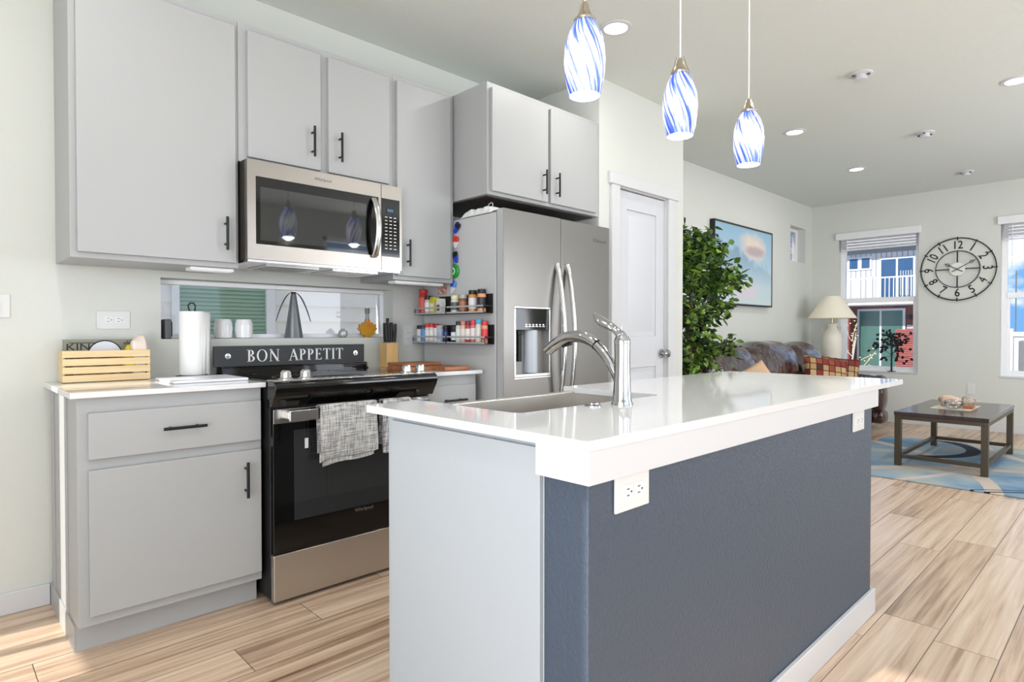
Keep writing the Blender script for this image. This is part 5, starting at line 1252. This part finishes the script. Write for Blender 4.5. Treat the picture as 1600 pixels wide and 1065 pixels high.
# bare bush in front of it
bs = thing('bare_sapling', 'thin bare sapling with a few yellow leaves outside the window', 'tree', (13, fy(3.9)*.433*1.0, -.5))
rr = random.Random(8); by = 3.98; b = MB(); tp = []
b.tube([(13, by, -.5), (13, by-.02, .4), (13, by-.10, 1.0)], .016, 6)
for k in range(12):
    z0 = .1+rr.random()*.9; a = rr.uniform(.5, 2.6); l = rr.uniform(.3, .8); e_ = (13+rr.uniform(-.2, .2), by-.05-l*math.cos(a), z0+l*math.sin(a)*.8); p_ = spl([(13, by-.04, z0), ((13+e_[0])/2, (by+e_[1])/2, z0+l*.3), e_], 4); b.tube(p_, .008, 5); tp.append(p_)
b.build('branches', M('bark_pale', (176, 164, 148), .8), bs); b = MB()
for p_ in tp:
    for q in p_[-5:]:
        c = q+Vector((rr.gauss(0, .03), rr.gauss(0, .04), rr.gauss(0, .04))); b.sq(tuple(c), (.012, .018, .012), .9, 6, 4)
b.build('foliage', M('leaf_yellow', (196, 168, 84), .7), bs)
# flower shrubs
for i, (y_, c_, lab) in enumerate(((4.30, (196, 110, 96), 'pinkish garden shrub by the house across, seen under the sapling'), (3.10, (120, 90, 84), 'dull brown garden shrub outside, behind the metal tree ornament'))):
    t = crumple((16, y_*1.12, -.16), (.3, .55, .34), 20+i, .5, e=1.0).build('garden_shrub', M('shrub_tint_%s' % ('a', 'b')[i], c_, .9, var=((9, 9, 9), 1, (226, 200, 160))), None, origin=(16, y_*1.12, -.5)); tag(t, lab, 'shrub')
# white fence and far hills by the right window
fnc = thing('vinyl_fence', 'white vinyl fence outside the window at the photo edge', 'fence', (14, -1.5, -.5))
b = MB()
for k in range(26): b.box(14.0, 14.04, 1.62-k*.25-.24, 1.62-k*.25, -.5, 1.02)
b.build('fence_panel', bw, fnc); MB().box(13.97, 14.07, -5, 1.70, 1.02, 1.10).box(13.97, 14.07, -5, 1.70, -.45, -.35).build('fence_rail', bw, fnc)
bx(13.96, 14.08, 1.62, 1.74, -.5, 1.16).build('fence_post', bw, fnc)
t = bx(13.55, 13.95, 1.10, 1.50, -.5, .95).build('utility_box', greyp, None, bevel=.02, origin=(13.75, 1.3, -.5)); tag(t, 'dark grey utility cabinet in front of the white fence', 'utility box')
pole = MB().cyl((40, 4.55, -.5), (40, 4.55, 4.2), .03, 8).build('light_pole', greyp, None, origin=(40, 4.55, -.5)); tag(pole, 'thin grey street pole beyond the white fence', 'pole')
b = MB(); n = 60; vs = []
for i in range(n+1):
    y = -60+i*3.5; z = 1.6+1.1*math.sin(i*.45)+.7*math.sin(i*1.3+1); vs += [(170, y, -.5), (172, y, z), (178, y, -.5)]
b.add(vs, [(i*3+j, i*3+j+1, i*3+j+4, i*3+j+3) for i in range(n) for j in range(2)])
hl = b.build('far_hills', M('hill_blue', (120, 140, 168), .9), smooth=60); struct(hl)

# neighbour wall outside the kitchen strip window
YN = 4.9
cl_ = M('clapboard_blue_grey', (232, 226, 218), .7); grb = M('green_blind', (142, 170, 146), .6)
nh = thing('neighbour_wall', 'pale blue-grey clapboard house wall outside the kitchen window', 'house', (1.7, YN, -.5))
b = MB(); z = -.5
while z < 2.55: b.add([(-3, YN-.018, z), (8, YN-.018, z), (8, YN, z+.13), (-3, YN, z+.13), (-3, YN+.1, z), (8, YN+.1, z), (8, YN+.1, z+.13), (-3, YN+.1, z+.13)], [(0, 1, 2, 3), (0, 4, 5, 1), (3, 2, 6, 7), (0, 3, 7, 4), (1, 5, 6, 2)]); z += .13
b.build('clapboards', cl_, nh)
f_ = MB().box(1.285, 1.33, YN-.06, YN-.018, 1.02, 1.95).box(1.96, 2.03, YN-.06, YN-.018, 1.02, 1.95).box(1.33, 1.96, YN-.06, YN-.018, 1.02, 1.085).box(1.33, 1.96, YN-.06, YN-.018, 1.89, 1.95).build('window_frame', M('frame_blue_white', (222, 220, 216), .5), nh, bevel=.004)
b = MB()
for k in range(27): z = 1.09+k*.03; b.add([(1.33, YN-.035, z), (1.96, YN-.035, z), (1.96, YN-.022, z+.029), (1.33, YN-.022, z+.029), (1.33, YN-.020, z), (1.96, YN-.020, z)], [(0, 1, 2, 3), (0, 4, 5, 1)])
b.build('green_blind', grb, nh)
